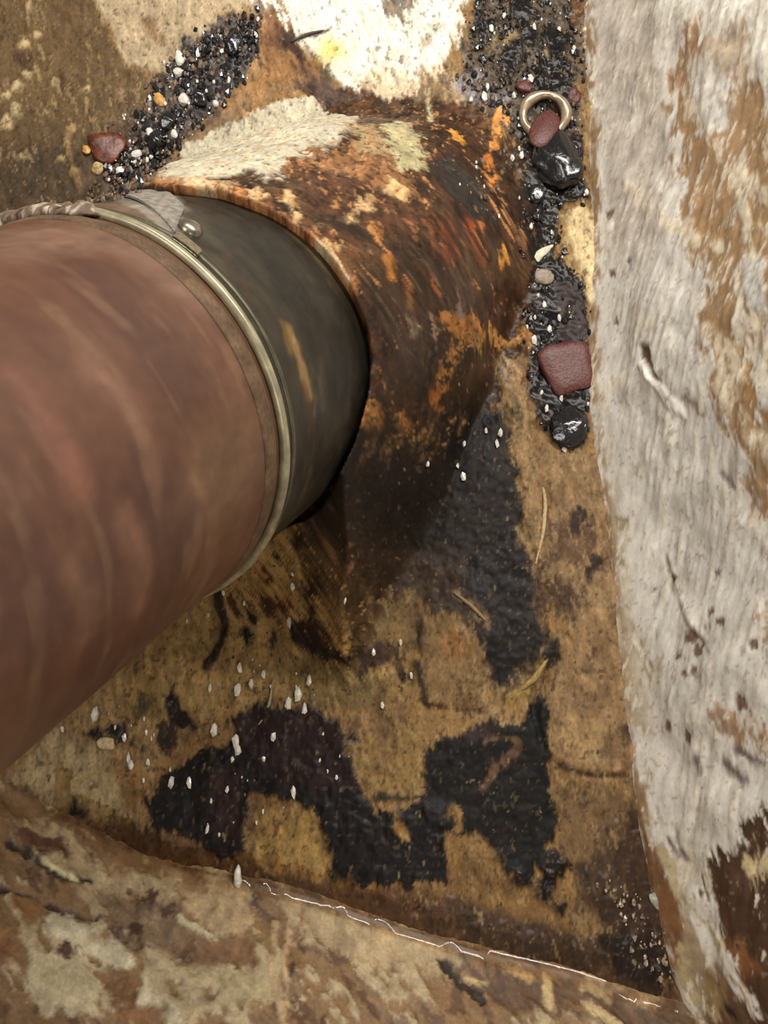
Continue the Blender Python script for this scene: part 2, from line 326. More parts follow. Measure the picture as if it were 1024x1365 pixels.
p.poly([(655, 470), (690, 480), (702, 560), (728, 640), (722, 745), (706, 730), (694, 640), (672, 540)], (146, 116, 78), rag=6, soft=4, h=.0015, var=.25)
p.poly([(600, 470), (660, 480), (672, 540), (640, 545), (590, 550)], (56, 40, 26), rag=12)
# --- dark floor under the pipe
p.poly([(380, 700), (400, 640), (460, 592), (560, 585), (640, 545), (676, 535), (688, 600), (694, 690), (706, 760), (735, 855), (725, 880), (680, 918), (648, 908), (618, 838), (560, 800), (480, 770), (405, 745)], (30, 24, 20), rag=12, soft=12, wet=.4, var=.3)
p.poly([(600, 560), (684, 545), (690, 700), (716, 780), (736, 860), (680, 915), (652, 905), (630, 830), (570, 750), (590, 640)], TAR, rag=12, soft=10, wet=.45, op=.85, h=.001)
p.poly([(395, 690), (520, 680), (600, 760), (560, 790), (470, 780), (400, 745)], (64, 50, 36), rag=26, soft=10, op=.7)
p.poly([(540, 760), (640, 770), (640, 830), (560, 800)], (72, 55, 39), rag=18, soft=8, op=.6)
p.poly([(395, 735), (460, 700), (620, 720), (650, 840), (615, 820), (560, 805), (520, 830), (470, 850), (425, 800)], (58, 43, 31), rag=24, soft=12, op=.75)
p.line([(605, 790), (650, 830)], 8, (120, 98, 66), rag=5)
p.poly([(395, 670), (455, 610), (560, 595), (680, 570), (690, 690), (640, 740), (540, 730), (450, 720)], (34, 27, 23), rag=10, soft=12, wet=.3, op=.8)
p.dot(640, 765, 20, (30, 28, 27), rag=6)
# --- tan strip at the foot of the wall
p.poly([(706, 580), (745, 605), (790, 605), (808, 640), (822, 720), (836, 860), (848, 965), (850, 1010), (825, 1035), (770, 1030), (735, 1008), (716, 960), (738, 890), (760, 830), (745, 790), (722, 760), (726, 690), (728, 640)], (134, 106, 72), rag=8, soft=5, h=.0014, var=.25)
p.poly([(735, 700), (790, 690), (800, 720), (770, 760), (735, 745)], (84, 60, 42), rag=14, soft=6, op=.8)
p.poly([(706, 750), (770, 770), (790, 800), (748, 830), (722, 815), (716, 780)], (66, 46, 34), rag=14, soft=6, op=.85)
for x, y, r in [(785, 765, 8), (775, 685, 9), (795, 755, 6), (770, 700, 6)]: p.dot(x, y, r, (52, 36, 28), rag=6)
p.poly([(785, 790), (820, 770), (824, 820), (800, 815)], (150, 124, 86), rag=10, soft=6)
p.line([(735, 870), (760, 900), (800, 950)], 18, (108, 82, 54), rag=10, soft=6, op=.7)
p.line([(712, 900), (712, 950), (722, 995), (750, 1022), (790, 1034), (835, 1036)], 7, (52, 34, 22), rag=3, h=-.001)
p.dot(835, 975, 12, (70, 48, 32), rag=6)
p.poly([(740, 955), (800, 950), (822, 985), (800, 1022), (760, 1015), (735, 985)], (158, 128, 86), rag=10, soft=9)
p.line([(680, 930), (715, 905), (735, 870)], 12, (150, 122, 66), rag=3, h=.001)
p.line([(740, 860), (722, 905), (712, 960)], 9, (36, 27, 20), rag=6)
# --- middle left tan field
p.poly([(150, 910), (290, 790), (345, 720), (385, 705), (410, 740), (480, 780), (555, 800), (560, 870), (540, 930), (420, 940), (300, 950), (150, 960)], (150, 120, 72), rag=12, soft=6, var=.3)
p.poly([(395, 745), (500, 775), (575, 800), (560, 840), (540, 900), (480, 890), (445, 830), (400, 790)], (60, 44, 30), rag=18, soft=9, op=.85, var=.4)
p.poly([(494, 815), (545, 800), (560, 850), (545, 870), (500, 850)], (122, 98, 60), rag=14, soft=5)
p.poly([(560, 835), (610, 815), (640, 860), (652, 912), (610, 945), (560, 935), (552, 880)], (122, 96, 60), rag=7, h=.0012)
p.dot(605, 860, 16, (150, 96, 48), rag=8, soft=8, op=.6)
p.poly([(395, 870), (470, 880), (520, 900), (500, 945), (420, 945), (400, 910)], (100, 82, 48), rag=14, soft=6, op=.8)
p.line([(291, 790), (299, 830), (297, 858), (278, 885)], 14, (44, 30, 21), rag=3, wet=.7, h=.001)
p.line([(306, 795), (322, 818), (330, 826)], 10, (62, 42, 27), rag=5)
p.poly([(350, 800), (390, 800), (385, 815), (345, 822)], (70, 46, 29), rag=6)
for x, y, r in [(415, 788, 13), (418, 812, 6), (331, 848, 9), (341, 824, 9), (355, 772, 5), (349, 758, 3), (368, 742, 6), (362, 850, 7), (360, 860, 5), (538, 900, 5), (550, 860, 4), (470, 985, 8), (398, 720, 8)]: p.dot(x, y, r, (34, 24, 18), rag=5, wet=.7)
p.poly([(385, 830), (415, 815), (430, 840), (443, 865), (470, 878), (440, 880), (400, 862), (383, 850)], (34, 24, 21), rag=6, wet=.9, h=.001)
p.line([(556, 830), (560, 900), (565, 935)], 7, (60, 42, 27), rag=5)
p.line([(565, 940), (640, 945)], 5, (66, 46, 28), rag=6)
p.poly([(470, 850), (520, 860), (515, 900), (485, 895)], (58, 40, 28), rag=12, soft=5)
# --- pale corner at the lower left
p.poly([(10, 1040), (75, 968), (130, 995), (165, 1040), (185, 1100), (140, 1100), (60, 1070)], (166, 144, 104), rag=10, soft=6, var=.15)
p.poly([(-20, 1050), (40, 1045), (60, 1075), (100, 1090), (110, 1110), (-20, 1080)], (84, 60, 38), rag=8, soft=5)
p.poly([(160, 1020), (190, 1030), (185, 1090), (160, 1080)], (130, 94, 52), rag=10, soft=5)
p.poly([(112, 978), (150, 958), (166, 968), (175, 985), (190, 1000), (168, 995), (140, 982)], (36, 28, 22), rag=6, wet=.9, h=.001)
p.poly([(210, 930), (232, 918), (243, 940), (266, 968), (245, 972), (225, 952)], (38, 30, 24), rag=6, wet=.9)
p.dot(188, 940, 12, (86, 72, 44), rag=6); p.dot(218, 985, 12, (54, 40, 30), rag=8)
p.poly([(90, 1075), (98, 1057), (106, 1070), (122, 1080), (120, 1098), (95, 1096)], (34, 28, 22), rag=4, wet=.8)
# --- wide brown wet band along the ledge
p.poly([(110, 1098), (190, 1100), (330, 1140), (440, 1175), (600, 1185), (780, 1245), (870, 1270), (905, 1340), (830, 1335), (640, 1285), (420, 1215), (300, 1185), (110, 1115)], (86, 60, 38), rag=10, soft=8, wet=.75)
p.poly([(600, 1190), (800, 1250), (800, 1310), (640, 1270), (560, 1230)], (58, 44, 34), rag=10, soft=10, wet=.8, op=.8)
p.poly([(600, 1120), (690, 1150), (770, 1190), (800, 1250), (700, 1225), (600, 1185)], (120, 90, 52), rag=8, soft=6)
p.poly([(740, 1045), (832, 1045), (842, 1130), (800, 1180), (750, 1160), (742, 1100)], (116, 90, 58), rag=8, soft=8)
p.poly([(800, 1130), (850, 1050), (875, 1130), (908, 1250), (912, 1345), (860, 1325), (800, 1265), (770, 1200)], (58, 40, 26), rag=12, soft=12, wet=.7)
p.poly([(760, 1150), (810, 1140), (830, 1190), (780, 1190)], (70, 52, 36), rag=12, soft=8)
p.poly([(800, 1255), (870, 1240), (900, 1290), (885, 1325), (820, 1300)], (38, 29, 22), rag=8, soft=8, wet=1)
# --- tar patches
p.poly([(194, 1068), (216, 1032), (262, 1008), (322, 990), (305, 962), (345, 938), (425, 944), (452, 965), (464, 1002), (482, 1052), (502, 1082), (560, 1068), (592, 1088), (602, 1130), (592, 1172), (520, 1182), (440, 1170), (435, 1110), (415, 1080), (372, 1058), (332, 1062), (326, 1130), (290, 1142), (240, 1110), (200, 1102)], (22, 17, 16), rag=6, wet=.55, h=.0012, soft=2)
p.poly([(305, 962), (345, 938), (425, 944), (452, 965), (470, 1020), (478, 1050), (430, 1060), (380, 1040), (330, 1000)], MAROON, rag=8, soft=6, wet=.55)
p.poly([(280, 1030), (322, 1030), (322, 1110), (285, 1100)], (44, 27, 25), rag=8, soft=6)
p.line([(494, 1062), (520, 1080), (540, 1115)], 10, (140, 104, 54), rag=4)
p.poly([(466, 990), (560, 970), (568, 1040), (565, 1062), (520, 1072), (486, 1050)], (138, 110, 66), rag=7, soft=3, h=.0008)
p.line([(500, 1068), (540, 1062), (572, 1058)], 8, (66, 58, 42), rag=3)
p.poly([(564, 1040), (570, 1000), (598, 980), (640, 962), (690, 965), (712, 920), (722, 900), (730, 960), (735, 1048), (742, 1085), (735, 1130), (764, 1150), (748, 1168), (716, 1156), (700, 1182), (668, 1160), (660, 1132), (622, 1108), (600, 1122), (572, 1085)], (19, 17, 14), rag=5, wet=.3, h=.0010, soft=2.5)
p.poly([(610, 965), (665, 968), (660, 990), (620, 985)], (44, 30, 24), rag=5)
p.line([(645, 990), (680, 985), (690, 992)], 8, (100, 76, 46), rag=4)
p.line([(644, 1050), (662, 1025), (690, 1000)], 9, (84, 60, 40), rag=4)
p.line([(596, 1078), (612, 1080), (612, 1098), (600, 1118), (604, 1150)], 9, (130, 98, 52), rag=4)
for x, y, r in [(726, 1182, 15), (752, 1206, 9), (740, 1150, 16), (690, 1172, 12)]: p.dot(x, y, r, (32, 23, 18), rag=5, wet=.9, h=.001)
p.poly([(340, 1075), (420, 1085), (436, 1140), (434, 1172), (390, 1172), (340, 1140)], (154, 122, 70), rag=10, soft=3)
p.line([(565, 1060), (592, 1075)], 14, (40, 38, 38), rag=6)
# speckle everywhere: small pits and pale crumbs
n_p = fbm(Xn, Yn, 60, .0022, 2, 1.3, .8); p.noise(n_p, .62, .8, (48, 34, 24), .6, h=-.0004); p.noise(-n_p, .75, .9, (170, 148, 110), .12)
fl1 = fbm(Xn+.25*Yn, Yn, 90, .0034, 3, 2.2, .55, .6); fl2 = fbm(Xn+.25*Yn, Yn, 93, .0026, 3, 2.2, .6, .6); tarm = sm(.35, .2, p.c.sum(1)/3*10)
lum = p.c.mean(1); nt = sm(.018, .04, lum)
hm_ = sm(-.004, .01, haunch(X, Y)-floor_only(X, Y)); wgt = sm(.45, .15, X*1.2+Y*.6)
dens = .30+.25*fbm(Xn, Yn, 96, .02, 3)
i_ = np.nonzero(hm_ > .2)[0]
lightp = sm(.2, .45, lum)
p.noise(fl1[i_]+.25-.5*sm(.035, .012, lum[i_])-dens[i_]-.25*sm(.02, .09, X[i_]-.15*Y[i_])-.2*sm(.30, .20, Y[i_]), .35, .6, (188, 134, 84), .7, h=.0004, idx=i_)
p.noise(fl2[i_]-.05-.35*lightp[i_], .35, .6, (34, 24, 18), .75, idx=i_, h=-.0004, wet=.7)
i_ = np.nonzero((hm_ <= .2) & (nt > .5))[0]
p.noise(fl2[i_]-.2+.5*n_a[i_]-.4*lightp[i_], .25, .6, (76, 55, 36), .45, idx=i_, h=-.0003)
p.noise(fl1[i_]-.2-.4*n_d[i_], .3, .6, (176, 150, 106), .35, idx=i_, h=.0002)
p.noise(n_d[i_]*.7+n_b[i_]*.5-.25*lightp[i_]-.15*sm(.02, .0, X[i_]), .1, .7, (90, 66, 43), .5, idx=i_)
mot = 1+.30*fbm(Xn+.2*Yn, Yn, 80, .005, 4, 2.0, .6, .7)+.16*fbm(Xn, Yn, 84, .03, 3)
p.c = np.clip(p.c*mot[:, None], 0, .92)
Z = floor_h(X, Y)
inside = haunch(X, Y) > floor_only(X, Y)-.004
# hollow the mortar around the collar so a dark gap is left
Pr = np.stack([X, Y, Z], 1)-AX0; sax = Pr@AX; rad = np.linalg.norm(Pr-sax[:, None]*AX, axis=1)
relief = p.h+fbm(Xn, Yn, 70, .02, 4)*.0012+fbm(Xn, Yn, 74, .004, 3)*.0005+p.wet*np.maximum(fbm(Xn, Yn, 77, .006, 2), 0)*.0006
lip = sm(.0780, .0768, rad)*(sax < .3)*(Z > .01)
Z = Z+relief-.022*lip
vis_edge = (X <= xc(Y)+.012) & (Y >= yc(X)-.012)
fc = grid_faces(len(gx), len(gy)); keep = vis_edge[fc].any(1); fc = fc[keep]
hm = inside[fc].sum(1) >= 2
co = np.stack([X, Y, Z], 1)
def sub(name, faces, m):
    idx, inv = np.unique(faces.ravel(), return_inverse=True)
    return mesh_np(name, co[idx], inv.reshape(-1, 4), m, None, p.c[idx], p.wet[idx])
fl = sub('floor', fc[~hm], M_floor); fl['kind'] = 'structure'
hn = sub('mortar_haunch', fc[hm], M_floor)
tag(hn, 'rust stained mortar hump with a white ridge packed around the metal collar', 'mortar')

# ================================================================== RIGHT WALL
gy2 = axis_pts([(-.32, -.10, 40), (-.10, .62, 640), (.62, .9, 40)]); gh = axis_pts([(-.004, .20, 230), (.20, .34, 30)])
Yw, Hw = [a.ravel() for a in np.meshgrid(gy2, gh, indexing='ij')]
k1 = 1.0
sh = Yw+Hw*.9                                     # sheared coordinate: strokes run diagonally
ragw = fbm(Yw, Hw, 101, .010, 3, 1, 1)*.8+fbm(sh, Hw, 104, .005, 4, .5, 1.6, .7)*1.0
q = Paint(Yw, Hw, uv_wall, GREYP, ragw, unit=PX*1.15)
s1 = fbm(sh, Hw-Yw*.5, 110, .006, 4, .25, 1.6); s2 = fbm(sh, Hw-Yw*.5, 114, .02, 3, .4, 1.2); s3 = fbm(Yw, Hw, 117, .035, 3)
q.noise(s2+.4*s1, .1, .6, (228, 222, 208), .8); q.noise(-s1+.3*s3, .35, .8, (188, 177, 162), .6, h=-.0002); q.noise(s3-.3*s1, .3, .7, (214, 200, 172), .6)
q.poly([(786, -200), (872, -200), (874, 0), (884, 120), (890, 250), (880, 330), (812, 330), (800, 150), (788, 0)], (186, 174, 160), rag=8, soft=10, op=.8)
q.poly([(870, -200), (1060, -200), (1060, 130), (1010, 130), (960, 110), (930, 150), (950, 180), (990, 120), (900, 60)], (232, 226, 212), rag=14, soft=8, op=.8)
BRW = (166, 134, 96)
q.poly([(884, 95), (908, 60), (915, 30), (935, 25), (932, 65), (920, 90), (912, 115), (905, 150), (885, 135)], (166, 132, 98), rag=9, soft=4)
q.poly([(884, 110), (918, 118), (935, 160), (962, 172), (966, 110), (1005, 118), (1035, 190), (1060, 200), (1060, 480), (1010, 470), (990, 350), (980, 440), (996, 470), (1024, 560), (1030, 640), (992, 600), (962, 560), (938, 470), (935, 370), (905, 300), (912, 240), (895, 180)], BRW, rag=9, soft=3, h=-.0006, var=.12)
q.poly([(938, 60), (990, 40), (1000, 110), (966, 108), (955, 90)], (176, 146, 112), rag=12, soft=6, op=.7)
q.poly([(918, 80), (940, 100), (968, 110), (965, 165), (945, 172), (925, 140)], (224, 218, 206), rag=8, soft=4)
q.poly([(985, 330), (1000, 345), (1024, 345), (1024, 420), (1005, 410), (994, 380)], (206, 202, 192), rag=4, h=.001)
CL = (222, 208, 180)
for pts, wd in [([(905, 120), (920, 150), (940, 180), (960, 220), (982, 245)], 9), ([(995, 190), (994, 240), (990, 280), (996, 330)], 8), ([(982, 240), (990, 290), (992, 340)], 9), ([(842, 245), (862, 270), (885, 292), (930, 320), (960, 330)], 13), ([(970, 290), (975, 300)], 10),
                ([(978, 468), (984, 500), (980, 530)], 18), ([(945, 240), (952, 258)], 6), ([(1018, 180), (1024, 205)], 10), ([(1010, 250), (1020, 265)], 16), ([(1016, 300), (1024, 320)], 14), ([(1010, 430), (1024, 470), (1040, 520)], 12), ([(940, 440), (955, 460), (975, 560)], 8), ([(920, 180), (925, 190)], 6), ([(990, 545), (1010, 580)], 12), ([(1014, 585), (1030, 605)], 8)]:
    q.line(pts, wd*.9, CL, rag=7, soft=3, h=.0003, op=.85)
for pts, wd in [([(838, 130), (846, 165)], 8), ([(874, 230), (878, 248)], 8), ([(786, 30), (796, 75), (795, 120), (802, 150), (806, 240), (820, 340)], 8), ([(840, 455), (850, 490), (870, 520)], 6), ([(832, 525), (850, 560)], 5), ([(838, 390), (840, 405)], 5)]:
    q.line(pts, wd*.8, (232, 226, 212), rag=5, soft=3, h=.0004, op=.8)
q.poly([(856, 462), (866, 462), (876, 490), (882, 512), (874, 514), (866, 490), (857, 478)], (88, 66, 48), rag=2, soft=2, h=-.0025)
q.line([(858, 486), (870, 505), (886, 525), (908, 552)], 9, (244, 238, 226), rag=2, h=.0018)
q.line([(915, 530), (935, 550)], 4, (150, 132, 118), rag=3); q.dot(908, 440, 12, (176, 168, 156), rag=8, op=.7)
q.line([(880, 740), (890, 790), (908, 825), (930, 850), (945, 870)], 3, (146, 134, 116), rag=2, h=-.001)
q.line([(886, 740), (898, 790), (916, 822), (940, 850)], 4, (226, 218, 200), rag=2, h=.0008)
for x, y, r in [(920, 850, 5), (930, 868, 6), (928, 892, 5), (903, 875, 5), (915, 895, 4), (959, 830, 5), (938, 836, 4), (948, 760, 4), (833, 751, 4), (868, 785, 3), (893, 768, 3), (890, 970, 7), (915, 983, 4), (988, 937, 6), (832, 700, 4), (942, 815, 3), (865, 870, 3), (1004, 858, 4), (838, 350, 3), (822, 432, 3), (820, 365, 3), (815, 285, 4)]:
    q.dot(x, y, r, (118, 92, 78), rag=4, soft=1.5, h=-.0006)
q.line([(842, 825), (856, 855), (872, 895)], 3, (150, 134, 104), rag=2); q.line([(845, 850), (870, 900)], 4, (222, 212, 184), rag=2, h=.0008)
for pts, wd in [([(897, 1100), (903, 1120), (912, 1145)], 5), ([(893, 1120), (905, 1142)], 3), ([(925, 1012), (930, 1030)], 4), ([(965, 1020), (990, 1040)], 12), ([(980, 1000), (1015, 1020)], 8), ([(875, 1075), (890, 1120)], 3), ([(960, 630), (975, 650)], 4), ([(1010, 735), (1024, 748)], 7)]:
    q.line(pts, wd, (120, 106, 102), rag=3, soft=3, h=-.0008)
for pts, wd in [([(1006, 640), (1024, 690)], 16), ([(990, 520), (1010, 560)], 10), ([(1015, 830), (1024, 845)], 14), ([(1008, 680), (1030, 700)], 22), ([(1018, 965), (1022, 1000)], 16), ([(955, 950), (985, 975), (1010, 1000)], 12)]:
    q.line(pts, wd, (160, 120, 76), rag=10, soft=4, op=.85)
q.poly([(938, 1195), (950, 1155), (975, 1122), (998, 1098), (1080, 1095), (1100, 1500), (1010, 1480), (995, 1325), (962, 1265), (948, 1225)], (78, 54, 36), rag=10, soft=3, wet=.5, h=-.001)
q.poly([(990, 1135), (1024, 1125), (1060, 1130), (1060, 1190), (1010, 1180), (992, 1165)], (206, 186, 142), rag=8, soft=3)
q.poly([(962, 1252), (998, 1262), (1010, 1300), (985, 1305)], (128, 84, 44), rag=10, soft=6)
q.poly([(945, 1300), (960, 1290), (1005, 1365), (1030, 1420), (960, 1420), (930, 1340)], (96, 70, 46), rag=6, soft=4)
q.line([(952, 1320), (990, 1370)], 4, (24, 16, 12), rag=3)
q.poly([(846, 1020), (862, 1040), (880, 1120), (915, 1210), (960, 1300), (950, 1380), (900, 1300), (870, 1170), (850, 1080)], (150, 124, 84), rag=9, soft=7, op=.85)
q.poly([(858, 1080), (872, 1120), (905, 1200), (920, 1290), (905, 1290), (880, 1190)], (122, 84, 50), rag=7, soft=4)
q.line([(888, 1140), (915, 1200), (935, 1230)], 10, (196, 180, 142), rag=4); q.line([(945, 1235), (960, 1260), (975, 1300), (1000, 1340)], 9, (202, 186, 148), rag=4, h=.001)
q.line([(915, 1270), (925, 1310), (945, 1350)], 16, (176, 156, 116), rag=6)
q.line([(920, 1325), (935, 1350), (955, 1380)], 5, (216, 200, 160), rag=3, h=.001)
q.line([(786, -60), (797, 140), (801, 300), (798, 400), (797, 520), (808, 620), (824, 720), (836, 850), (848, 960), (862, 1070)], 9, (142, 112, 74), rag=6, soft=5)
q.poly([(800, 500), (812, 560), (826, 700), (840, 850), (852, 980), (872, 980), (852, 860), (836, 720), (822, 600)], (192, 178, 150), rag=6, soft=5, op=.6)
wl_ = sm(.2, .08, q.c.mean(1))
q.noise(s1*.7+fbm(sh, Hw-Yw*.5, 160, .004, 3, .5, 1.8)-.25*s2-.6*wl_, .42, .8, (224, 214, 194), .75, h=.0003)
q.noise(fbm(sh, Hw-Yw*.5, 164, .008, 4, .5, 1.5)-.1-.5*wl_, .5, .85, (170, 148, 120), .5)
sp = fbm(Yw, Hw, 130, .0022, 2); q.noise(sp, .68, .85, (150, 126, 108), .5)
q.c = np.clip(q.c*(1+.10*fbm(sh, Hw-Yw*.5, 150, .006, 4, .5, 1.6)+.06*fbm(Yw, Hw, 154, .02, 3))[:, None], 0, .92)
wob = (fbm(Yw, Hw, 140, .05, 3)*.004+s2*.0010+s1*.0005+fbm(Yw, Hw, 144, .006, 3)*.0003)
nrm = np.array([-cR, 0, math.sin(math.radians(27))])
fil = .010*np.exp(-np.maximum(Hw, 0)/.010)          # soft fillet at the foot
cw = np.stack([xc(Yw)+Hw*math.sin(math.radians(27)), Yw, Hw*cR], 1)+nrm*((wob*sm(0, .03, Hw)+q.h*.8+fil*.35))[:, None]
wl = mesh_np('wall_right', cw, grid_faces(len(gy2), len(gh)), M_wall, None, q.c, q.wet*.8); wl['kind'] = 'structure'

# ================================================================== NEAR LEDGE
gx3 = axis_pts([(-.75, -.24, 50), (-.24, .2, 470), (.2, .26, 20)]); gh3 = axis_pts([(-.004, .14, 170), (.14, .4, 30)])
Xl, Hl = [a.ravel() for a in np.meshgrid(gx3, gh3, indexing='ij')]
shl = Xl*.8-Hl
ragl = fbm(Xl, Hl, 201, .010, 3)*.7+fbm(Xl, Hl, 204, .004, 4, 1.3, 1., .7)*.9
l = Paint(Xl, Hl, uv_ledge, (132, 102, 68), ragl)
a1 = fbm(Xl+.3*Hl, shl, 210, .016, 4, .8, 1.4); a2 = fbm(Xl, Hl, 214, .005, 4, 1.2, .8); a3 = fbm(Xl+Hl, shl, 217, .03, 3, .5, 1.5)
l.noise(a1+.5*a2, .02, .45, (184, 166, 130), .85, h=.0008); l.noise(-a1+.6*a2, .35, .7, (84, 58, 38), .8); l.noise(a3, .2, .6, (150, 118, 80), .4)
l.poly([(-30, 1060), (60, 1075), (110, 1108), (200, 1150), (310, 1178), (250, 1185), (130, 1140), (40, 1110), (-30, 1100)], (122, 92, 60), rag=8, soft=5)
l.poly([(20, 1095), (95, 1095), (130, 1170), (240, 1160), (250, 1190), (170, 1200), (110, 1180), (60, 1150)], (176, 154, 116), rag=10, soft=5, op=.8)
l.poly([(25, 1105), (95, 1125), (90, 1145), (40, 1125)], (98, 64, 44), rag=8, soft=4)
l.line([(10, 1125), (45, 1145), (85, 1170), (120, 1175)], 8, (60, 44, 32), rag=4, h=-.001); l.line([(60, 1148), (100, 1172)], 5, (206, 194, 146), rag=3)
l.line([(-20, 1180), (40, 1190), (80, 1215), (120, 1225), (150, 1240), (180, 1262)], 7, (52, 34, 25), rag=4, h=-.0015)
l.poly([(10, 1190), (50, 1195), (62, 1225), (40, 1238), (20, 1220)], (142, 106, 68), rag=5)
l.poly([(-30, 1225), (20, 1230), (25, 1265), (10, 1290), (-30, 1290)], (136, 98, 64), rag=6)
l.poly([(60, 1212), (110, 1228), (150, 1240), (178, 1275), (172, 1295), (140, 1290), (100, 1265), (60, 1240)], (196, 184, 154), rag=6, h=.001, var=.1)
l.dot(138, 1250, 14, (152, 122, 84), asp=.8, rag=4)
l.poly([(38, 1270), (80, 1262), (140, 1285), (152, 1315), (120, 1350), (60, 1355), (35, 1320)], (184, 168, 134), rag=8, h=.0008, var=.12)
l.poly([(120, 1290), (175, 1300), (200, 1330), (250, 1370), (190, 1400), (150, 1340)], (126, 92, 58), rag=6)
l.poly([(190, 1300), (200, 1320), (228, 1335), (256, 1375), (230, 1380), (222, 1345), (186, 1340)], (198, 184, 152), rag=4, h=.001)
l.poly([(130, 1190), (250, 1190), (250, 1270), (180, 1260), (140, 1220)], (134, 110, 82), rag=12, soft=6, var=.25)
for x, y, r in [(133, 1226, 9), (150, 1238, 8), (182, 1238, 8), (222, 1216, 8), (202, 1200, 9), (228, 1210, 6), (340, 1205, 8), (388, 1292, 8), (180, 1195, 7), (250, 1275, 7), (90, 1272, 8), (285, 1312, 6)]: l.dot(x, y, r, (74, 48, 34), rag=6, soft=3)
l.poly([(240, 1195), (290, 1180), (330, 1185), (338, 1240), (300, 1250), (250, 1225)], (176, 150, 112), rag=8, soft=4)
l.line([(242, 1228), (265, 1240), (285, 1252)], 13, (204, 190, 156), rag=4, h=.0008)
l.poly([(225, 1290), (260, 1290), (300, 1285), (360, 1300), (400, 1330), (300, 1330), (240, 1320)], (178, 160, 122), rag=10, soft=4)
l.poly([(260, 1255), (330, 1255), (340, 1280), (270, 1285)], (120, 88, 58), rag=7, soft=4)
for pts in [[(368, 1230), (362, 1280), (370, 1330), (378, 1365)], [(385, 1230), (378, 1290), (385, 1340)]]: l.line(pts, 6, (176, 148, 110), rag=3, h=.0008)
l.poly([(390, 1205), (460, 1215), (540, 1245), (620, 1265), (600, 1300), (500, 1285), (410, 1250)], (178, 156, 118), rag=12, soft=6, op=.8)
l.line([(592, 1285), (608, 1300), (640, 1325)], 13, (38, 26, 18), rag=5, h=-.0015); l.line([(620, 1300), (650, 1308)], 8, (186, 160, 110), rag=3)
l.poly([(640, 1280), (700, 1300), (760, 1310), (780, 1340), (720, 1345), (650, 1320)], (92, 66, 42), rag=8, soft=5)
l.line([(728, 1305), (733, 1340)], 9, (186, 160, 112), rag=3); l.line([(680, 1295), (705, 1305)], 12, (168, 136, 90), rag=4)
l.poly([(760, 1325), (830, 1335), (920, 1345), (960, 1400), (840, 1400), (780, 1350)], (92, 68, 44), rag=8, soft=5)
l.line([(785, 1345), (820, 1365), (850, 1390)], 12, (180, 156, 114), rag=4)
l.line([(60, 1082), (110, 1104), (190, 1145), (240, 1160), (330, 1178), (420, 1203), (520, 1238), (640, 1274), (760, 1303), (830, 1328)], 7, (98, 68, 42), rag=5, soft=4, wet=.9)
l.c = np.clip(l.c*(1+.28*fbm(Xl, Hl, 250, .006, 5, 1.2, 1.2, .7)+.15*fbm(Xl, Hl, 254, .03, 3))[:, None], 0, .92)
nl = np.array([0, cF, math.sin(math.radians(48))])
cl_ = np.stack([Xl, yc(Xl)-Hl*math.sin(math.radians(48)), Hl*cF], 1)+nl*((l.h+a1*.001+a2*.0004)*sm(.001, .010, Hl)+a3*.0016*sm(0, .02, Hl)+.002*np.exp(-np.maximum(Hl, 0)/.005))[:, None]
lg = mesh_np('trim_1', cl_, grid_faces(len(gx3), len(gh3))[:, ::-1], M_ledge, None, l.c, l.wet*.8); lg['kind'] = 'structure'

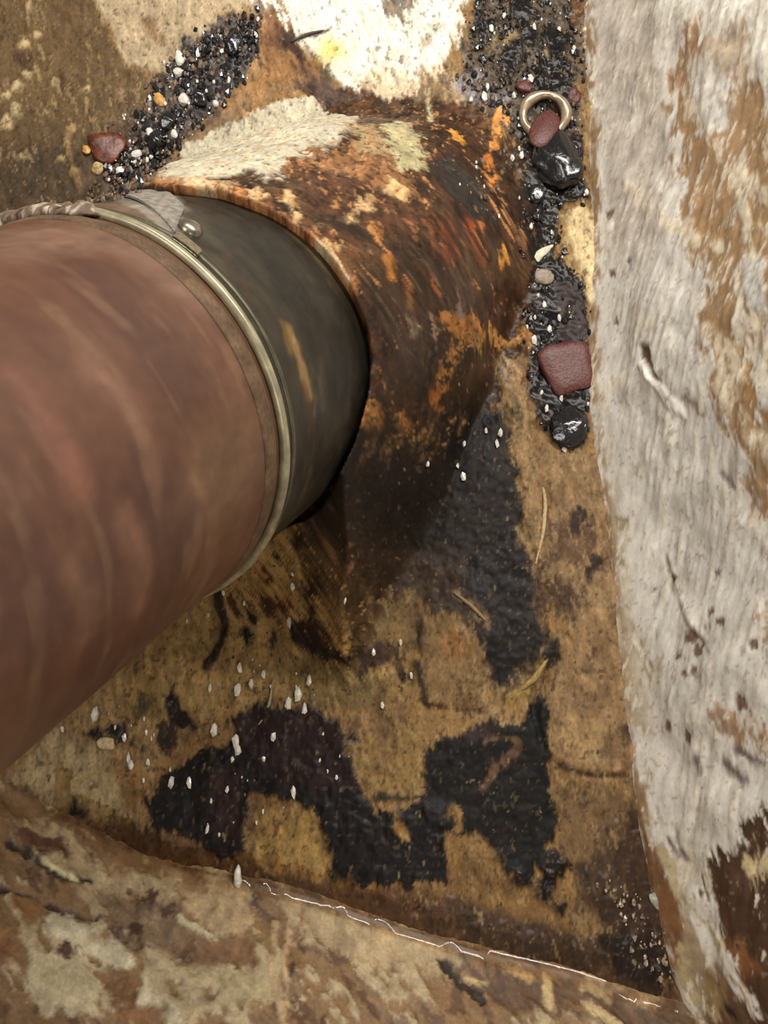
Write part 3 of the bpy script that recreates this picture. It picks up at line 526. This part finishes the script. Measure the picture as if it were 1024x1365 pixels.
# ================================================================== PIPE and COLLAR
def tube(name, s0, s1, rfun, mat_, parent, ns=200, nt=420, painter=None, origin=None, wetv=.3):
    s = np.linspace(s0, s1, ns); th = np.linspace(0, 2*math.pi, nt, endpoint=False)
    T, Sg = [a.ravel() for a in np.meshgrid(th, s, indexing='ij')]
    Tn = (T+math.pi) % (2*math.pi)-math.pi
    col = np.tile(lin((120, 80, 60)), (len(T), 1)); wt = np.full(len(T), wetv); dh = 0
    if painter: col, wt, dh = painter(Tn, Sg)
    co = cyl(T, Sg, rfun(Tn, Sg)+dh)
    if origin is not None: co = co-origin
    return mesh_np(name, co, grid_faces(nt, ns, True)[:, ::-1], mat_, parent, col, wt)
def paint_pipe(T, Sg):
    rg = fbm(T*R, Sg, 301, .03, 3)
    q = Paint(T*R, Sg, uv_pipe, (95, 60, 42), rg*1.0, unit=.00028)
    f1 = fbm(T*R+Sg*.25, Sg, 310, .030, 3, .45, 1.3); f2 = fbm(T*R+Sg*.3, Sg, 314, .012, 3, .35, 1.2)
    q.noise(f1, .1, .7, (114, 77, 56), .65); q.noise(-f1+.3*f2, .15, .7, (78, 47, 36), .7); q.noise(f2, .35, .8, (128, 96, 72), .4)
    q.poly([(-150, 330), (60, 300), (200, 320), (300, 420), (250, 400), (150, 340), (0, 345), (-150, 420)], (120, 90, 74), rag=14, soft=16, op=.8)
    q.poly([(250, 560), (345, 540), (350, 640), (300, 720), (230, 680)], (112, 82, 56), rag=14, soft=20, op=.6)
    q.line([(20, 500), (70, 570), (105, 640)], 26, (142, 92, 74), rag=8, soft=12, op=.5)
    q.line([(130, 490), (185, 560), (205, 610)], 30, (146, 106, 84), rag=10, soft=16, op=.5)
    q.line([(-20, 570), (50, 680), (60, 780), (55, 860)], 24, (88, 54, 42), rag=10, soft=16, op=.6)
    q.line([(140, 590), (170, 700), (165, 800)], 20, (92, 56, 42), rag=10, soft=16, op=.5)
    q.line([(100, 760), (120, 800), (118, 850)], 22, (150, 108, 84), rag=8, soft=14, op=.45)
    q.line([(170, 690), (200, 760), (190, 800)], 16, (158, 112, 84), rag=8, soft=12, op=.45)
    q.line([(262, 640), (272, 660)], 22, (160, 122, 90), rag=8, soft=10, op=.5)
    e = sm(-.012, -.003, Sg); q.c = q.c*(1-.5*e[:, None])+.5*e[:, None]*lin((92, 70, 46)); q.wet[:] = .35
    q.c = q.c*(1+.10*fbm(T*R, Sg, 330, .004, 3)+.10*fbm(T*R+Sg*.3, Sg, 333, .010, 4, .4, 1.4))[:, None]; return q.c, q.wet, fbm(T*R, Sg, 320, .03, 3, .4, 1)*.0003
base_pt = AX0+AX*.20
pr = empty('drain_pipe', base_pt, 'large reddish brown round pipe slanting in from the lower left', 'pipe')
tube('pipe_body', -.62, .02, lambda T, s: np.full(T.shape, .0742), M_pipe, pr, 620, 460, paint_pipe, base_pt)
# inner wall so that the far end reads as a hollow pipe
tube('pipe_bore', -.62, .02, lambda T, s: np.full(T.shape, .0700), M_pipe, pr, 20, 96, None, base_pt)
def ring_profile(name, s0, r0, rs, ra, mat_, parent, origin, col, wetv=.6, nt=360, npf=14, painter=None, t0=0, t1=2*math.pi, crust=None):
    th = np.linspace(t0, t1, nt, endpoint=(t1-t0 < 6.2)); ph = np.linspace(0, 2*math.pi, npf+1)
    T, Pp = [a.ravel() for a in np.meshgrid(th, ph, indexing='ij')]
    wav = 1+.12*fbm(T*R, T*0, 400, .02, 2)
    co = cyl(T, s0+rs*np.cos(Pp), r0+ra*np.sin(Pp)*wav)-origin
    base_c = np.tile(lin(col), (len(T), 1)); Tn = (T+math.pi) % (2*math.pi)-math.pi
    if crust is not None: kk = sm(crust-.12, crust+.1, Tn+.15*fbm(T*R, Pp*.004, 420, .01, 3))[:, None]; base_c = base_c*(1-kk)+kk*lin((104, 88, 72))
    c = base_c*(1+.35*fbm(T*R, Pp*.004, 410, .006, 3))[:, None]
    return mesh_np(name, co, grid_faces(nt, npf+1, t1-t0 > 6.2), mat_, parent, np.clip(c, 0, 1), np.full(len(T), wetv))
ring_profile('coupling_band', -.168, .0742, .010, .0028, M_pipe, pr, base_pt, (124, 90, 66), .5)

def paint_collar(T, Sg):
    rg = fbm(T*R, Sg, 501, .008, 3)
    q = Paint(T*R, Sg, uv_pipe, (70, 64, 50), rg, unit=.00030)
    q.c[:] = lin((58, 53, 42))
    f1 = fbm(T*R, Sg, 510, .008, 4, .35, 1.2); f2 = fbm(T*R, Sg, 514, .02, 3, .7, 1)
    q.noise(f1, .2, .7, (104, 88, 60), .6); q.noise(-f2, .1, .6, (46, 40, 32), .7)
    q.poly([(150, 270), (215, 245), (245, 262), (240, 300), (228, 318), (200, 310), (165, 290)], (150, 142, 130), rag=6, soft=4, wet=.1, h=.0004)
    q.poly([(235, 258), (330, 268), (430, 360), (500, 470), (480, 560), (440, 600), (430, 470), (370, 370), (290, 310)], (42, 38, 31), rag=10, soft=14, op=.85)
    q.line([(385, 440), (400, 480), (412, 520)], 13, (146, 116, 74), rag=6, soft=5); q.line([(375, 430), (385, 470)], 8, (116, 88, 44), rag=6, soft=4)
    q.line([(300, 345), (330, 390), (345, 410)], 16, (96, 66, 46), rag=8, soft=8, op=.7)
    q.line([(405, 520), (412, 560), (405, 620)], 12, (88, 60, 40), rag=6, soft=6, op=.7)
    q.line([(428, 480), (430, 540)], 12, (88, 80, 64), rag=6, soft=6, op=.6)
    q.poly([(-40, 330), (0, 300), (90, 268), (165, 270), (215, 320), (150, 300), (60, 290)], (112, 92, 76), rag=8, soft=4, wet=.1)
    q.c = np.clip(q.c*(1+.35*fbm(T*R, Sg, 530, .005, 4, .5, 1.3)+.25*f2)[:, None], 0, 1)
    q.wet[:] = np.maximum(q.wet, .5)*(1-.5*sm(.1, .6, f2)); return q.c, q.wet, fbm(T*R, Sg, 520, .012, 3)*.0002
cp = AX0+AX*.12
cr = empty('pipe_collar', cp, 'dark grey weathered metal collar between brown pipe and mortar', 'pipe collar')
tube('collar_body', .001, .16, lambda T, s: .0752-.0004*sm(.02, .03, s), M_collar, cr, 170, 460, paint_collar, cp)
ring_profile('rolled_lip', .0015, .0756, .0019, .0019, M_collar, cr, cp, (168, 158, 128), .75, crust=math.radians(112))
ring_profile('inner_crust', -.0065, .0742, .0042, .0011, M_floor, cr, cp, (104, 82, 62), .1, nt=420)
# lumpy lime crust over the upper part of the lip
th = np.linspace(math.radians(104), math.radians(250), 420); ph = np.linspace(0, 2*math.pi, 19); Tc, Pc = [a.ravel() for a in np.meshgrid(th, ph, indexing='ij')]
nn = fbm(Tc*R, Pc*.0018, 430, .0030, 3); fade = sm(math.radians(104), math.radians(114), Tc)
co = cyl(Tc, .0005+(.0062+.0016*nn)*np.cos(Pc)*fade, .0758+(.0030+.0018*nn)*np.sin(Pc)*fade)-cp
cc = lin((112, 94, 76))*(1+.2*nn)[:, None]; n3 = fbm(Tc*R, Pc*.0018, 440, .0022, 3)
cc = cc*(1-sm(.2, .5, n3)[:, None])+sm(.2, .5, n3)[:, None]*lin((62, 46, 38)); cc = cc*(1-sm(.35, .6, -n3)[:, None])+sm(.35, .6, -n3)[:, None]*lin((190, 176, 156))
lc = mesh_np('lime_crust', co, grid_faces(420, 19), M_floor, cr, np.clip(cc, 0, 1), np.full(len(Tc), .5)); lc['label'] = 'lumpy brown and pale lime crust over the upper lip'
ring_profile('collar_bead', .0088, .0752, .0011, .0009, M_collar, cr, cp, (96, 88, 70), .7)
# strap end and rivet on the seam
M_riv = mat('polished rivet', (150, 140, 124), .3, .85, .03)
rv = pix_cyl([(254, 305)], .0755)[0]
def dome(name, center, nrm_, r, hgt, m, parent, origin):
    nrm_ = nrm_/np.linalg.norm(nrm_); a = np.cross(nrm_, [0, 0, 1.]); a /= np.linalg.norm(a); b = np.cross(nrm_, a); co = []; n = 24
    for i in range(9):
        ph = i/8*math.pi/2
        for j in range(n): t = j/n*2*math.pi; co.append(center+(a*math.cos(t)+b*math.sin(t))*r*math.cos(ph)+nrm_*(hgt*math.sin(ph)-.0004)-origin)
    f = [(i*n+j, i*n+(j+1) % n, (i+1)*n+(j+1) % n, (i+1)*n+j) for i in range(8) for j in range(n)]
    return mesh_np(name, co, f, m, parent)
th, s = rv; nv = np.cos(th)*AU+np.sin(th)*AV
dome('rivet', cyl(np.array(th), np.array(s), np.array(.0752)), nv, .0046, .0036, M_riv, cr, cp)
M_strap = mat('strap metal', (150, 138, 112), .3, .6, .1)
def patch(name, pts4, r0, thick, m, parent, origin, n=14):
    q4 = pix_cyl(pts4, r0); A, B, C, D = q4; co = []
    for lay in (0, thick):
        for i in range(n):
            for j in range(n):
                a, b = i/(n-1), j/(n-1); uv = (A*(1-a)+B*a)*(1-b)+(D*(1-a)+C*a)*b
                e = min(i, n-1-i, j, n-1-j); th_ = lay-(0 if e > 0 else thick*.3*(lay > 0))
                co.append(cyl(np.array(uv[0]), np.array(uv[1]), np.array(r0+th_))-origin)
    N = n*n; f = []
    for k in (0, N):
        for i in range(n-1):
            for j in range(n-1):
                a = k+i*n+j; qd = (a, a+n, a+n+1, a+1); f.append(qd if k else qd[::-1])
    bd = [i*n for i in range(n)]+[(n-1)*n+j for j in range(1, n)]+[i*n+n-1 for i in range(n-2, -1, -1)]+[j for j in range(n-2, 0, -1)]
    for i in range(len(bd)): a, b = bd[i], bd[(i+1) % len(bd)]; f.append((a, a+N, b+N, b))
    return mesh_np(name, co, f, m, parent)
patch('strap_end', [(229, 318), (262, 343), (268, 338), (236, 312)], .0755, .0016, M_strap, cr, cp)
sf = patch('seam_plate', [(160, 262), (232, 312), (246, 278), (200, 246)], .0753, .0010, mat('zinc crust', (140, 132, 120), .7, .1, .5, 420, .25), cr, cp)

# ================================================================== LOOSE PIECES
def chunk(name, px, size, m, label=None, cat=None, group=None, rot=0., flat=.6, seed=0, surf=None, kind=None, seg=3, ncut=9, rough=.22, lift=.35, outline=None, mesh=None):
    """an irregular lump resting on the surface under pixel px; size = full extents in photo pixels (x, y)"""
    P = hit([px], surf or floor_h)[0]; rs = np.random.default_rng(seed+int(px[0]*7+px[1]))
    if mesh is None:
        import bmesh
        bm = bmesh.new(); bmesh.ops.create_icosphere(bm, subdivisions=seg, radius=1)
        co = np.array([v.co[:] for v in bm.verts]); k = rs.integers(0, 50)
        planes = rs.normal(size=(ncut, 3)); planes /= np.linalg.norm(planes, axis=1)[:, None]; off = rs.uniform(.62, .95, ncut)
        for n_, o_ in zip(planes, off):
            d = co@n_-o_; co -= np.outer(np.maximum(d, 0), n_)*.85
        co[:, 2] = np.sign(co[:, 2])*np.abs(co[:, 2])**.6 if ncut < 3 else co[:, 2]
        co *= (1+rough*fbm(co[:, 0]*1., co[:, 1]+co[:, 2]*1.7, int(k), .8, 3))[:, None]
        if outline is not None:                      # outline: radial extents by angle
            ang = np.arctan2(co[:, 1], co[:, 0]); n = len(outline); f = (ang/(2*math.pi) % 1)*n; i = f.astype(int) % n; fr = f-np.floor(f)
            rr = np.array(outline)[i]*(1-fr)+np.array(outline)[(i+1) % n]*fr; co[:, :2] *= rr[:, None]
        co *= np.array([size[0], size[1], flat*min(size)])*PX/2*1.08
        for v, c in zip(bm.verts, co): v.co = c
        me = bpy.data.meshes.new(name); bm.to_mesh(me); bm.free()
        for pl in me.polygons: pl.use_smooth = seg > 2
        me.materials.append(m)
    else: me = mesh
    o = link(bpy.data.objects.new(name, me)); zz = flat*min(size)*PX/2
    o.location = (P[0], P[1], P[2]+zz*lift); o.rotation_euler = (rs.uniform(-.12, .12), rs.uniform(-.12, .12), rot)
    if label: tag(o, label, cat, group, kind)
    return o
M_tar = mat('wet tar', (22, 20, 20), .16, 0, .5, 500, .3, coat=.6)
M_mar = mat('maroon chip', (92, 48, 42), .42, 0, .5, 700, .25)
M_rust = mat('rust chip', (92, 42, 18), .35, 0, .5, 300, .5)
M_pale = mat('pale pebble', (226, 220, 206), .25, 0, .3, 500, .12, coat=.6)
M_och = mat('ochre pebble', (200, 146, 78), .4, 0, .3, 500, .2)
M_chip = mat('pale mortar chip', (206, 200, 172), .5, 0, .4, 500, .15)
M_wood = mat('pale splinter', (180, 156, 116), .55, 0, .4, 700, .2)
M_cream = mat('ring metal', (176, 156, 130), .25, .55, .1, 300, .15)
D2 = math.radians
chunk('rust_flake', (142, 197), (54, 54), M_rust, 'dark rust red flake in the grit left of the collar', 'flake', rot=.3, flat=.25, ncut=2, rough=.15, outline=[1, .8, .75, 1.05, .7, .9, 1.1, .85])
chunk('orange_pebble', (116, 201), (13, 15), M_och, 'tiny orange pebble against the left side of the rust red flake', 'pebble')
chunk('ochre_pebble', (213, 135), (15, 24), M_och, 'amber pebble at the upper edge of the left grit', 'pebble', rot=.2)
chunk('ochre_pebble', (131, 225), (17, 17), mat('buff pebble', (190, 162, 110), .5), 'buff pebble just below the rust red flake', 'pebble')
chunk('maroon_chip', (755, 490), (66, 74), M_mar, 'square maroon chip lying in the tar channel by the wall', 'chip', 'maroon chips by the right wall', rot=.05, flat=.3, seg=4, ncut=1, rough=.06, outline=[1, 1.06, 1.2, 1.02, .9, .9, 1.05, 1.22, 1.02, .95, 1.0, 1.2, 1.02, .95, 1.1, 1.2])
chunk('maroon_chip', (724, 180), (38, 72), M_mar, 'maroon chip lying across the pale metal ring', 'chip', 'maroon chips by the right wall', rot=-.35, flat=.4, ncut=4, rough=.1, lift=1.7)
chunk('maroon_chip', (700, 118), (26, 22), M_mar, 'small dark red chip above the pale metal ring on its left', 'chip', 'maroon chips by the right wall', flat=.5)
chunk('maroon_chip', (765, 128), (18, 26), M_mar, 'small dark red chip beside the wall, right of the pale metal ring', 'chip', 'maroon chips by the right wall', flat=.5)
chunk('tar_lump', (745, 222), (70, 92), M_tar, 'big glossy black tar lump just below the pale metal ring', 'tar lump', 'tar lumps in the grit', rot=.15, flat=.5, seg=4)
chunk('tar_lump', (757, 572), (54, 60), M_tar, 'rounded black tar lump at the lower end of the wall channel', 'tar lump', 'tar lumps in the grit', flat=.45, seg=4)
chunk('tar_lump', (266, 134), (28, 24), M_tar, 'black round tar lump right of the white pebble in the left grit', 'tar lump', 'tar lumps in the grit', flat=.8)
chunk('tar_lump', (210, 192), (26, 28), M_tar, 'black tar lump lowest in the left grit beside the collar', 'tar lump', 'tar lumps in the grit', flat=.8)
chunk('tar_lump', (222, 163), (26, 28), M_tar, 'black tar lump midway down the left grit', 'tar lump', 'tar lumps in the grit', flat=.7)
chunk('tar_lump', (312, 58), (30, 38), M_tar, 'black tar lump at the upper end of the left grit', 'tar lump', 'tar lumps in the grit', flat=.6)
chunk('tar_lump', (715, 262), (26, 30), M_tar, 'small round black tar lump below the big tar lump', 'tar lump', 'tar lumps in the grit', flat=.7)
chunk('mortar_chip', (717, 343), (16, 42), M_chip, 'pale wedge shaped mortar chip beside the tar channel', 'chip', 'pale chips and slivers', rot=D2(-52), flat=.6, outline=[.9, 1.1, 1.2, .9, .8, .8, .8, .8])
chunk('mortar_chip', (725, 370), (30, 26), mat('grey chip', (150, 134, 116), .5), 'grey brown chip under the pale wedge chip', 'chip', 'pale chips and slivers', flat=.5)
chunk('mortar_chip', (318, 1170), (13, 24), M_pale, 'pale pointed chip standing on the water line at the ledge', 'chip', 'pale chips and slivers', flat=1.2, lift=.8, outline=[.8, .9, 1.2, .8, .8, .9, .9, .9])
chunk('mortar_chip', (875, 1203), (12, 28), mat('sage chip', (140, 140, 118), .4), 'grey green sliver in the brown corner by the right wall', 'chip', 'pale chips and slivers', rot=.5, flat=.6)
chunk('mortar_chip', (484, 1128), (8, 24), M_wood, 'thin tan sliver lying on the lower black tar patch', 'chip', 'pale chips and slivers', rot=.3, flat=.6)
chunk('mortar_chip', (143, 992), (24, 16), mat('cream chip', (206, 180, 140), .5), 'cream chip between the small tar marks at lower left', 'chip', 'pale chips and slivers', flat=.6)
# the bright pebbles one by one
G1 = 'white pebbles in the left grit'
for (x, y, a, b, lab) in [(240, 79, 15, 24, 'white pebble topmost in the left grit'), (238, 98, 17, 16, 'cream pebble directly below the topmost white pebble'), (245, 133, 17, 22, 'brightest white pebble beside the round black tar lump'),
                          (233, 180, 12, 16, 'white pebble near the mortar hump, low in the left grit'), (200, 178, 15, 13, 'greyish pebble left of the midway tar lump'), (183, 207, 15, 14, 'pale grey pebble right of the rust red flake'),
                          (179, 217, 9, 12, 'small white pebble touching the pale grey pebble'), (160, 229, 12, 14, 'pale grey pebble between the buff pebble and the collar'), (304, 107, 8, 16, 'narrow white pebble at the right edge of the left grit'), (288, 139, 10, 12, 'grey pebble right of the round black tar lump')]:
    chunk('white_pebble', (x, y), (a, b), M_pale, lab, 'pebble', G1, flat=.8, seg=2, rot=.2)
# metal ring
def torus(name, P, Rm, rm, m, tilt=(0, 0, 0), n=64, k=12, arc=(0, 2*math.pi), squash=1):
    co = []
    closed = arc[1]-arc[0] > 6.2; nn = n if closed else n+1
    for i in range(nn):
        t = arc[0]+(arc[1]-arc[0])*i/n; rr = rm*(1+.35*math.sin(3*t+1)*.6)
        for j in range(k):
            u = j/k*2*math.pi; co.append(((Rm+rr*math.cos(u))*math.cos(t), (Rm+rr*math.cos(u))*math.sin(t)*squash, rr*math.sin(u)))
    f = [(i*k+j, ((i+1) % nn)*k+j, ((i+1) % nn)*k+(j+1) % k, i*k+(j+1) % k) for i in range(n) for j in range(k)]
    o = mesh_np(name, co, f, m); o.location = P; o.rotation_euler = tilt; return o
Pg = hit([(725, 158)], floor_h)[0]
tag(torus('metal_ring', Pg+np.array([0, 0, .0035]),   .0122, .0027, M_cream, (.1, -.1, 0)), 'pale metal ring half sunk in tar beside the right wall', 'ring')
# thin curved splinters and twigs as tapered tubes on the surface
def strand(name, pix, rpx, m, label, cat, surf=None, lift=.4, group=None):
    pts = hit(pix, surf or floor_h); n = 30; t = np.linspace(0, len(pts)-1, n); Pq = np.stack([np.interp(t, range(len(pts)), pts[:, c]) for c in range(3)], 1)
    for _ in range(3): Pq[1:-1] = (Pq[:-2]+Pq[2:]+2*Pq[1:-1])/4
    co = []; k = 8
    for i in range(n):
        d = Pq[min(i+1, n-1)]-Pq[max(i-1, 0)]; d /= np.linalg.norm(d); a = np.cross(d, [0, 0, 1.]); a /= np.linalg.norm(a); b = np.cross(a, d)
        r = rpx*PX/2*(.35+.65*math.sin(math.pi*min(max(i/(n-1), .02), .98)))
        for j in range(k): u = j/k*2*math.pi; co.append(Pq[i]+np.array([0, 0, r*lift+.0008])+a*r*math.cos(u)+b*r*.8*math.sin(u))
    f = [(i*k+j, (i+1)*k+j, (i+1)*k+(j+1) % k, i*k+(j+1) % k) for i in range(n-1) for j in range(k)]
    f += [(0, 3, 2, 1), (0, 5, 4, 3), (0, 7, 6, 5)]; z = (n-1)*k; f += [(z, z+1, z+2, z+3), (z, z+3, z+4, z+5), (z, z+5, z+6, z+7)]
    co = np.array(co); c0 = co.mean(0); o = mesh_np(name, co-c0, f, m); o.location = c0; return tag(o, label, cat, group)
strand('splinter', [(722, 640), (727, 670), (724, 710), (714, 752)], 6, M_wood, 'long pale curved splinter beside the dark tar, near the right wall', 'splinter')
strand('splinter', [(364, 905), (360, 935), (354, 955), (345, 966)], 4, mat('grey fibre', (150, 134, 108), .5), 'short curved grey fibre hanging over the maroon tar patch', 'fibre')
M_dark = mat('dark twig', (52, 36, 30), .5, 0, .4)
strand('twig', [(438, 41), (412, 47), (388, 57)], 5, M_dark, 'short dark twig lying on the bright far plaster', 'twig')
strand('straw', [(605, 790), (628, 808), (652, 832)], 6, mat('brown straw', (126, 102, 72), .5), 'short brown straw across the dark tar under the collar', 'straw')
strand('straw', [(686, 925), (712, 905), (730, 878)], 9, mat('yellow straw', (150, 122, 70), .5), 'wide yellowish straw pointing up from the lower tar patch', 'straw')

# grit: nobody could count it; one mesh per stretch of grit
import bmesh
_bm = bmesh.new(); bmesh.ops.create_icosphere(_bm, subdivisions=1, radius=1)
ICO = np.array([v.co[:] for v in _bm.verts]); ICF = np.array([[v.index for v in f.verts] for f in _bm.faces]); _bm.free()
def grit(name, polys, n, rpx, m, label, elong=1.3, seed=0, lift=.3, extra=()):
    rs = np.random.default_rng(seed); pts = []; radii = []
    P = [np.asarray(q_, float) for q_ in polys]
    ar = np.array([abs(np.sum(q_[:, 0]*np.roll(q_[:, 1], 1)-q_[:, 1]*np.roll(q_[:, 0], 1))) for q_ in P]); ar /= ar.sum()
    for q_, a in zip(P, ar):
        need = int(n*a)+1; got = 0
        while got < need:
            c = rs.uniform(q_.min(0), q_.max(0), (need*3, 2)); ok = sdf_poly(c[:, 0], c[:, 1], q_) < 0; c = c[ok][:need-got]; pts.append(c); got += len(c)
    pts = np.concatenate(pts); radii = rpx[0]+(rpx[1]-rpx[0])*rs.random(len(pts))**2.2
    if len(extra): e = np.array(extra, float); e[:, 2] *= .72; pts = np.concatenate([pts, e[:, :2]]); radii = np.concatenate([radii, e[:, 2]])
    pts[:len(pts)-len(extra)] += rs.normal(size=(len(pts)-len(extra), 2))*6
    B = hit(pts, floor_h); allc = []; allf = []
    for i, (b, r) in enumerate(zip(B, radii)):
        A = rs.normal(size=(3, 3)); Q, _ = np.linalg.qr(A); k = ICO*(1+rs.uniform(-.3, .3, (len(ICO), 1))); k = k@Q.T*np.array([.85, elong, .75])*r*PX
        allc.append(k+b+np.array([0, 0, r*PX*lift])); allf.append(ICF+i*len(ICO))
    o = mesh_np(name, np.concatenate(allc), np.concatenate(allf), m, smooth=False); return tag(o, label, 'grit', kind='stuff')
LG = [(335, 20), (348, 60), (322, 105), (280, 155), (232, 202), (192, 238), (165, 258), (130, 240), (158, 200), (186, 150), (215, 110), (240, 70), (288, 35)]
CH = [(696, 200), (778, 180), (782, 262), (745, 275), (742, 340), (774, 370), (786, 440), (784, 560), (770, 598), (748, 598), (716, 556), (706, 500), (700, 420), (706, 370), (692, 300)]
TR = [(640, -20), (784, -20), (778, 60), (770, 150), (776, 190), (700, 195), (645, 140), (620, 95), (625, 40)]
grit('black_grit', [LG], 720, (1.5, 6.5), M_tar, 'black wet grit piled in the hollow left of the collar', seed=1)
grit('black_grit', [CH], 420, (1.5, 6), M_tar, 'black wet grit filling the channel along the right wall', seed=2)
grit('black_grit', [TR], 420, (1.5, 6), M_tar, 'black and brown wet grit in the far right corner', seed=3)
grit('brown_grit', [LG, [(120, 215), (180, 130), (240, 60), (330, 10), (300, 60), (240, 110), (190, 240), (175, 285), (120, 280)]], 800, (1.2, 5), mat('brown grit stone', (104, 84, 66), .45, 0, .3, 300, .5), 'brown and grey grit among the black grit left of the collar', seed=21)
grit('brown_grit', [TR, [(600, 100), (650, 110), (690, 200), (660, 290), (610, 280), (640, 200)]], 330, (1.5, 5), mat('umber grit stone', (92, 74, 56), .4, 0, .3, 300, .5), 'brown grit mixed into the black grit of the far right corner', seed=22)
grit('pale_grit_glints', [LG, [(150, 150), (240, 60), (350, 20), (340, 90), (260, 150), (180, 230)]], 80, (1, 3.6), M_pale, 'pale grains and modelled wet sparkles strewn through the black grit left of the collar', seed=4, lift=1.)  # loose pale grains, some standing in for sparkle on wet tar
grit('pale_grit_glints', [TR, [(700, 400), (750, 400), (745, 480), (715, 480)], [(600, 215), (660, 215), (660, 290), (620, 290)], CH], 95, (1, 2.6), M_pale, 'wet sparkles modelled as pale grains in the black grit along the right wall', elong=1.6, seed=5, lift=1.,
     extra=[(683, 212, 6), (695, 210, 6), (692, 200, 4), (708, 303, 5), (735, 310, 4), (712, 455, 7), (732, 440, 5), (745, 425, 6), (725, 408, 5), (717, 395, 4), (734, 462, 4), (650, 118, 6), (645, 133, 9), (628, 135, 6), (707, 108, 7), (685, 130, 6), (712, 38, 6), (765, 66, 5), (655, 40, 6), (672, 22, 5), (745, 40, 5), (750, 158, 5), (782, 258, 5), (780, 470, 4), (783, 508, 4), (748, 532, 5), (728, 545, 5), (752, 600, 6), (722, 524, 4), (667, 578, 6), (662, 592, 5), (618, 592, 5), (648, 575, 4), (617, 637, 6), (610, 622, 4), (570, 619, 4)])  # sparkle of the wet tar built as white grains
grit('pale_grit_glints', [[(205, 1030), (320, 1000), (330, 940), (440, 950), (470, 1050), (430, 1060), (330, 1120), (220, 1090)], [(330, 880), (440, 890), (430, 960), (340, 950)], [(150, 930), (230, 960), (200, 1010), (130, 985)]], 70, (.8, 2.3), M_pale,
     'wet glints modelled as pale grains on the maroon and black tar at lower left', elong=1.8, seed=6, lift=1.,
     extra=[(386, 830, 6), (390, 782, 5), (390, 765, 3), (320, 890, 6), (318, 920, 8), (280, 918, 5), (335, 912, 5), (352, 900, 5), (398, 925, 8), (412, 908, 6), (384, 938, 7), (406, 945, 6), (286, 972, 7), (315, 990, 8), (318, 1000, 7), (365, 983, 6), (229, 1042, 6), (253, 1043, 6), (310, 1012, 5), (352, 1012, 4), (392, 1056, 6), (277, 1105, 5), (303, 1052, 4), (128, 953, 9), (167, 983, 5), (175, 1020, 6), (172, 1010, 5), (198, 1016, 5), (84, 972, 4), (192, 1040, 3), (510, 940, 4), (498, 870, 4), (548, 900, 4), (534, 856, 4), (460, 800, 4), (250, 828, 3), (278, 820, 3), (298, 790, 4), (326, 804, 3)])  # white grains stand in for light glinting off the tar
grit('wet_grit', [[(835, 1240), (880, 1235), (900, 1290), (895, 1325), (862, 1300)], [(800, 1165), (850, 1190), (870, 1240), (835, 1240)]], 90, (1, 4), mat('brown grit', (150, 130, 110), .2, 0, .2, 500, .5, coat=.8), 'glistening brown grit in the corner between ledge and right wall', seed=7, lift=.8)
grit('crumbs', [[(150, 920), (350, 730), (560, 800), (640, 960), (560, 1180), (330, 1150), (60, 1040)], [(740, 700), (830, 800), (840, 1000), (740, 1200), (600, 1200), (720, 950)]], 260, (.8, 2.4), mat('brown crumb', (96, 72, 48), .6, 0, .3, 400, .4), 'tiny brown crumbs scattered over the tan floor', seed=8, lift=.5)

# ================================================================== WATER along the ledge
M_water = bpy.data.materials.new('water'); M_water.use_nodes = True
_n = M_water.node_tree.nodes; _L = M_water.node_tree.links; _n.remove(_n['Principled BSDF'])
tr = _n.new('ShaderNodeBsdfTransparent'); tr.inputs[0].default_value = (.93, .88, .8, 1); gl = _n.new('ShaderNodeBsdfGlossy'); gl.inputs['Roughness'].default_value = .06
fr = _n.new('ShaderNodeFresnel'); fr.inputs[0].default_value = 1.33; mxs = _n.new('ShaderNodeMixShader')
_L.new(fr.outputs[0], mxs.inputs[0]); _L.new(tr.outputs[0], mxs.inputs[1]); _L.new(gl.outputs[0], mxs.inputs[2]); _L.new(mxs.outputs[0], _n['Material Output'].inputs[0])
xs = np.linspace(hit([(70, 1085)], ledge_h)[0][0], hit([(900, 1335)], floor_h)[0][0], 520); vs = np.linspace(0, 1, 46)
XW, VW = [a.ravel() for a in np.meshgrid(xs, vs, indexing='ij')]
wdt = .028+.008*fbm(XW, XW*0, 601, .05, 3)
br = sm(-.15, .25, fbm(XW, XW*0+.1, 605, .022, 3)+.15)
d = VW**2*wdt                                                     # distance from the ledge foot
lvl = .0032*(1-1.5*VW**2)+.0052*(.25+.75*br)*np.exp(-d/.0026)
YW = yc(XW)+d-.0030
wt = mesh_np('water', np.stack([XW, YW, lvl+.00008*fbm(XW, YW, 610, .02, 2)], 1), grid_faces(520, 46), M_water)
tag(wt, 'thin film of clear water lying along the foot of the ledge', 'water')
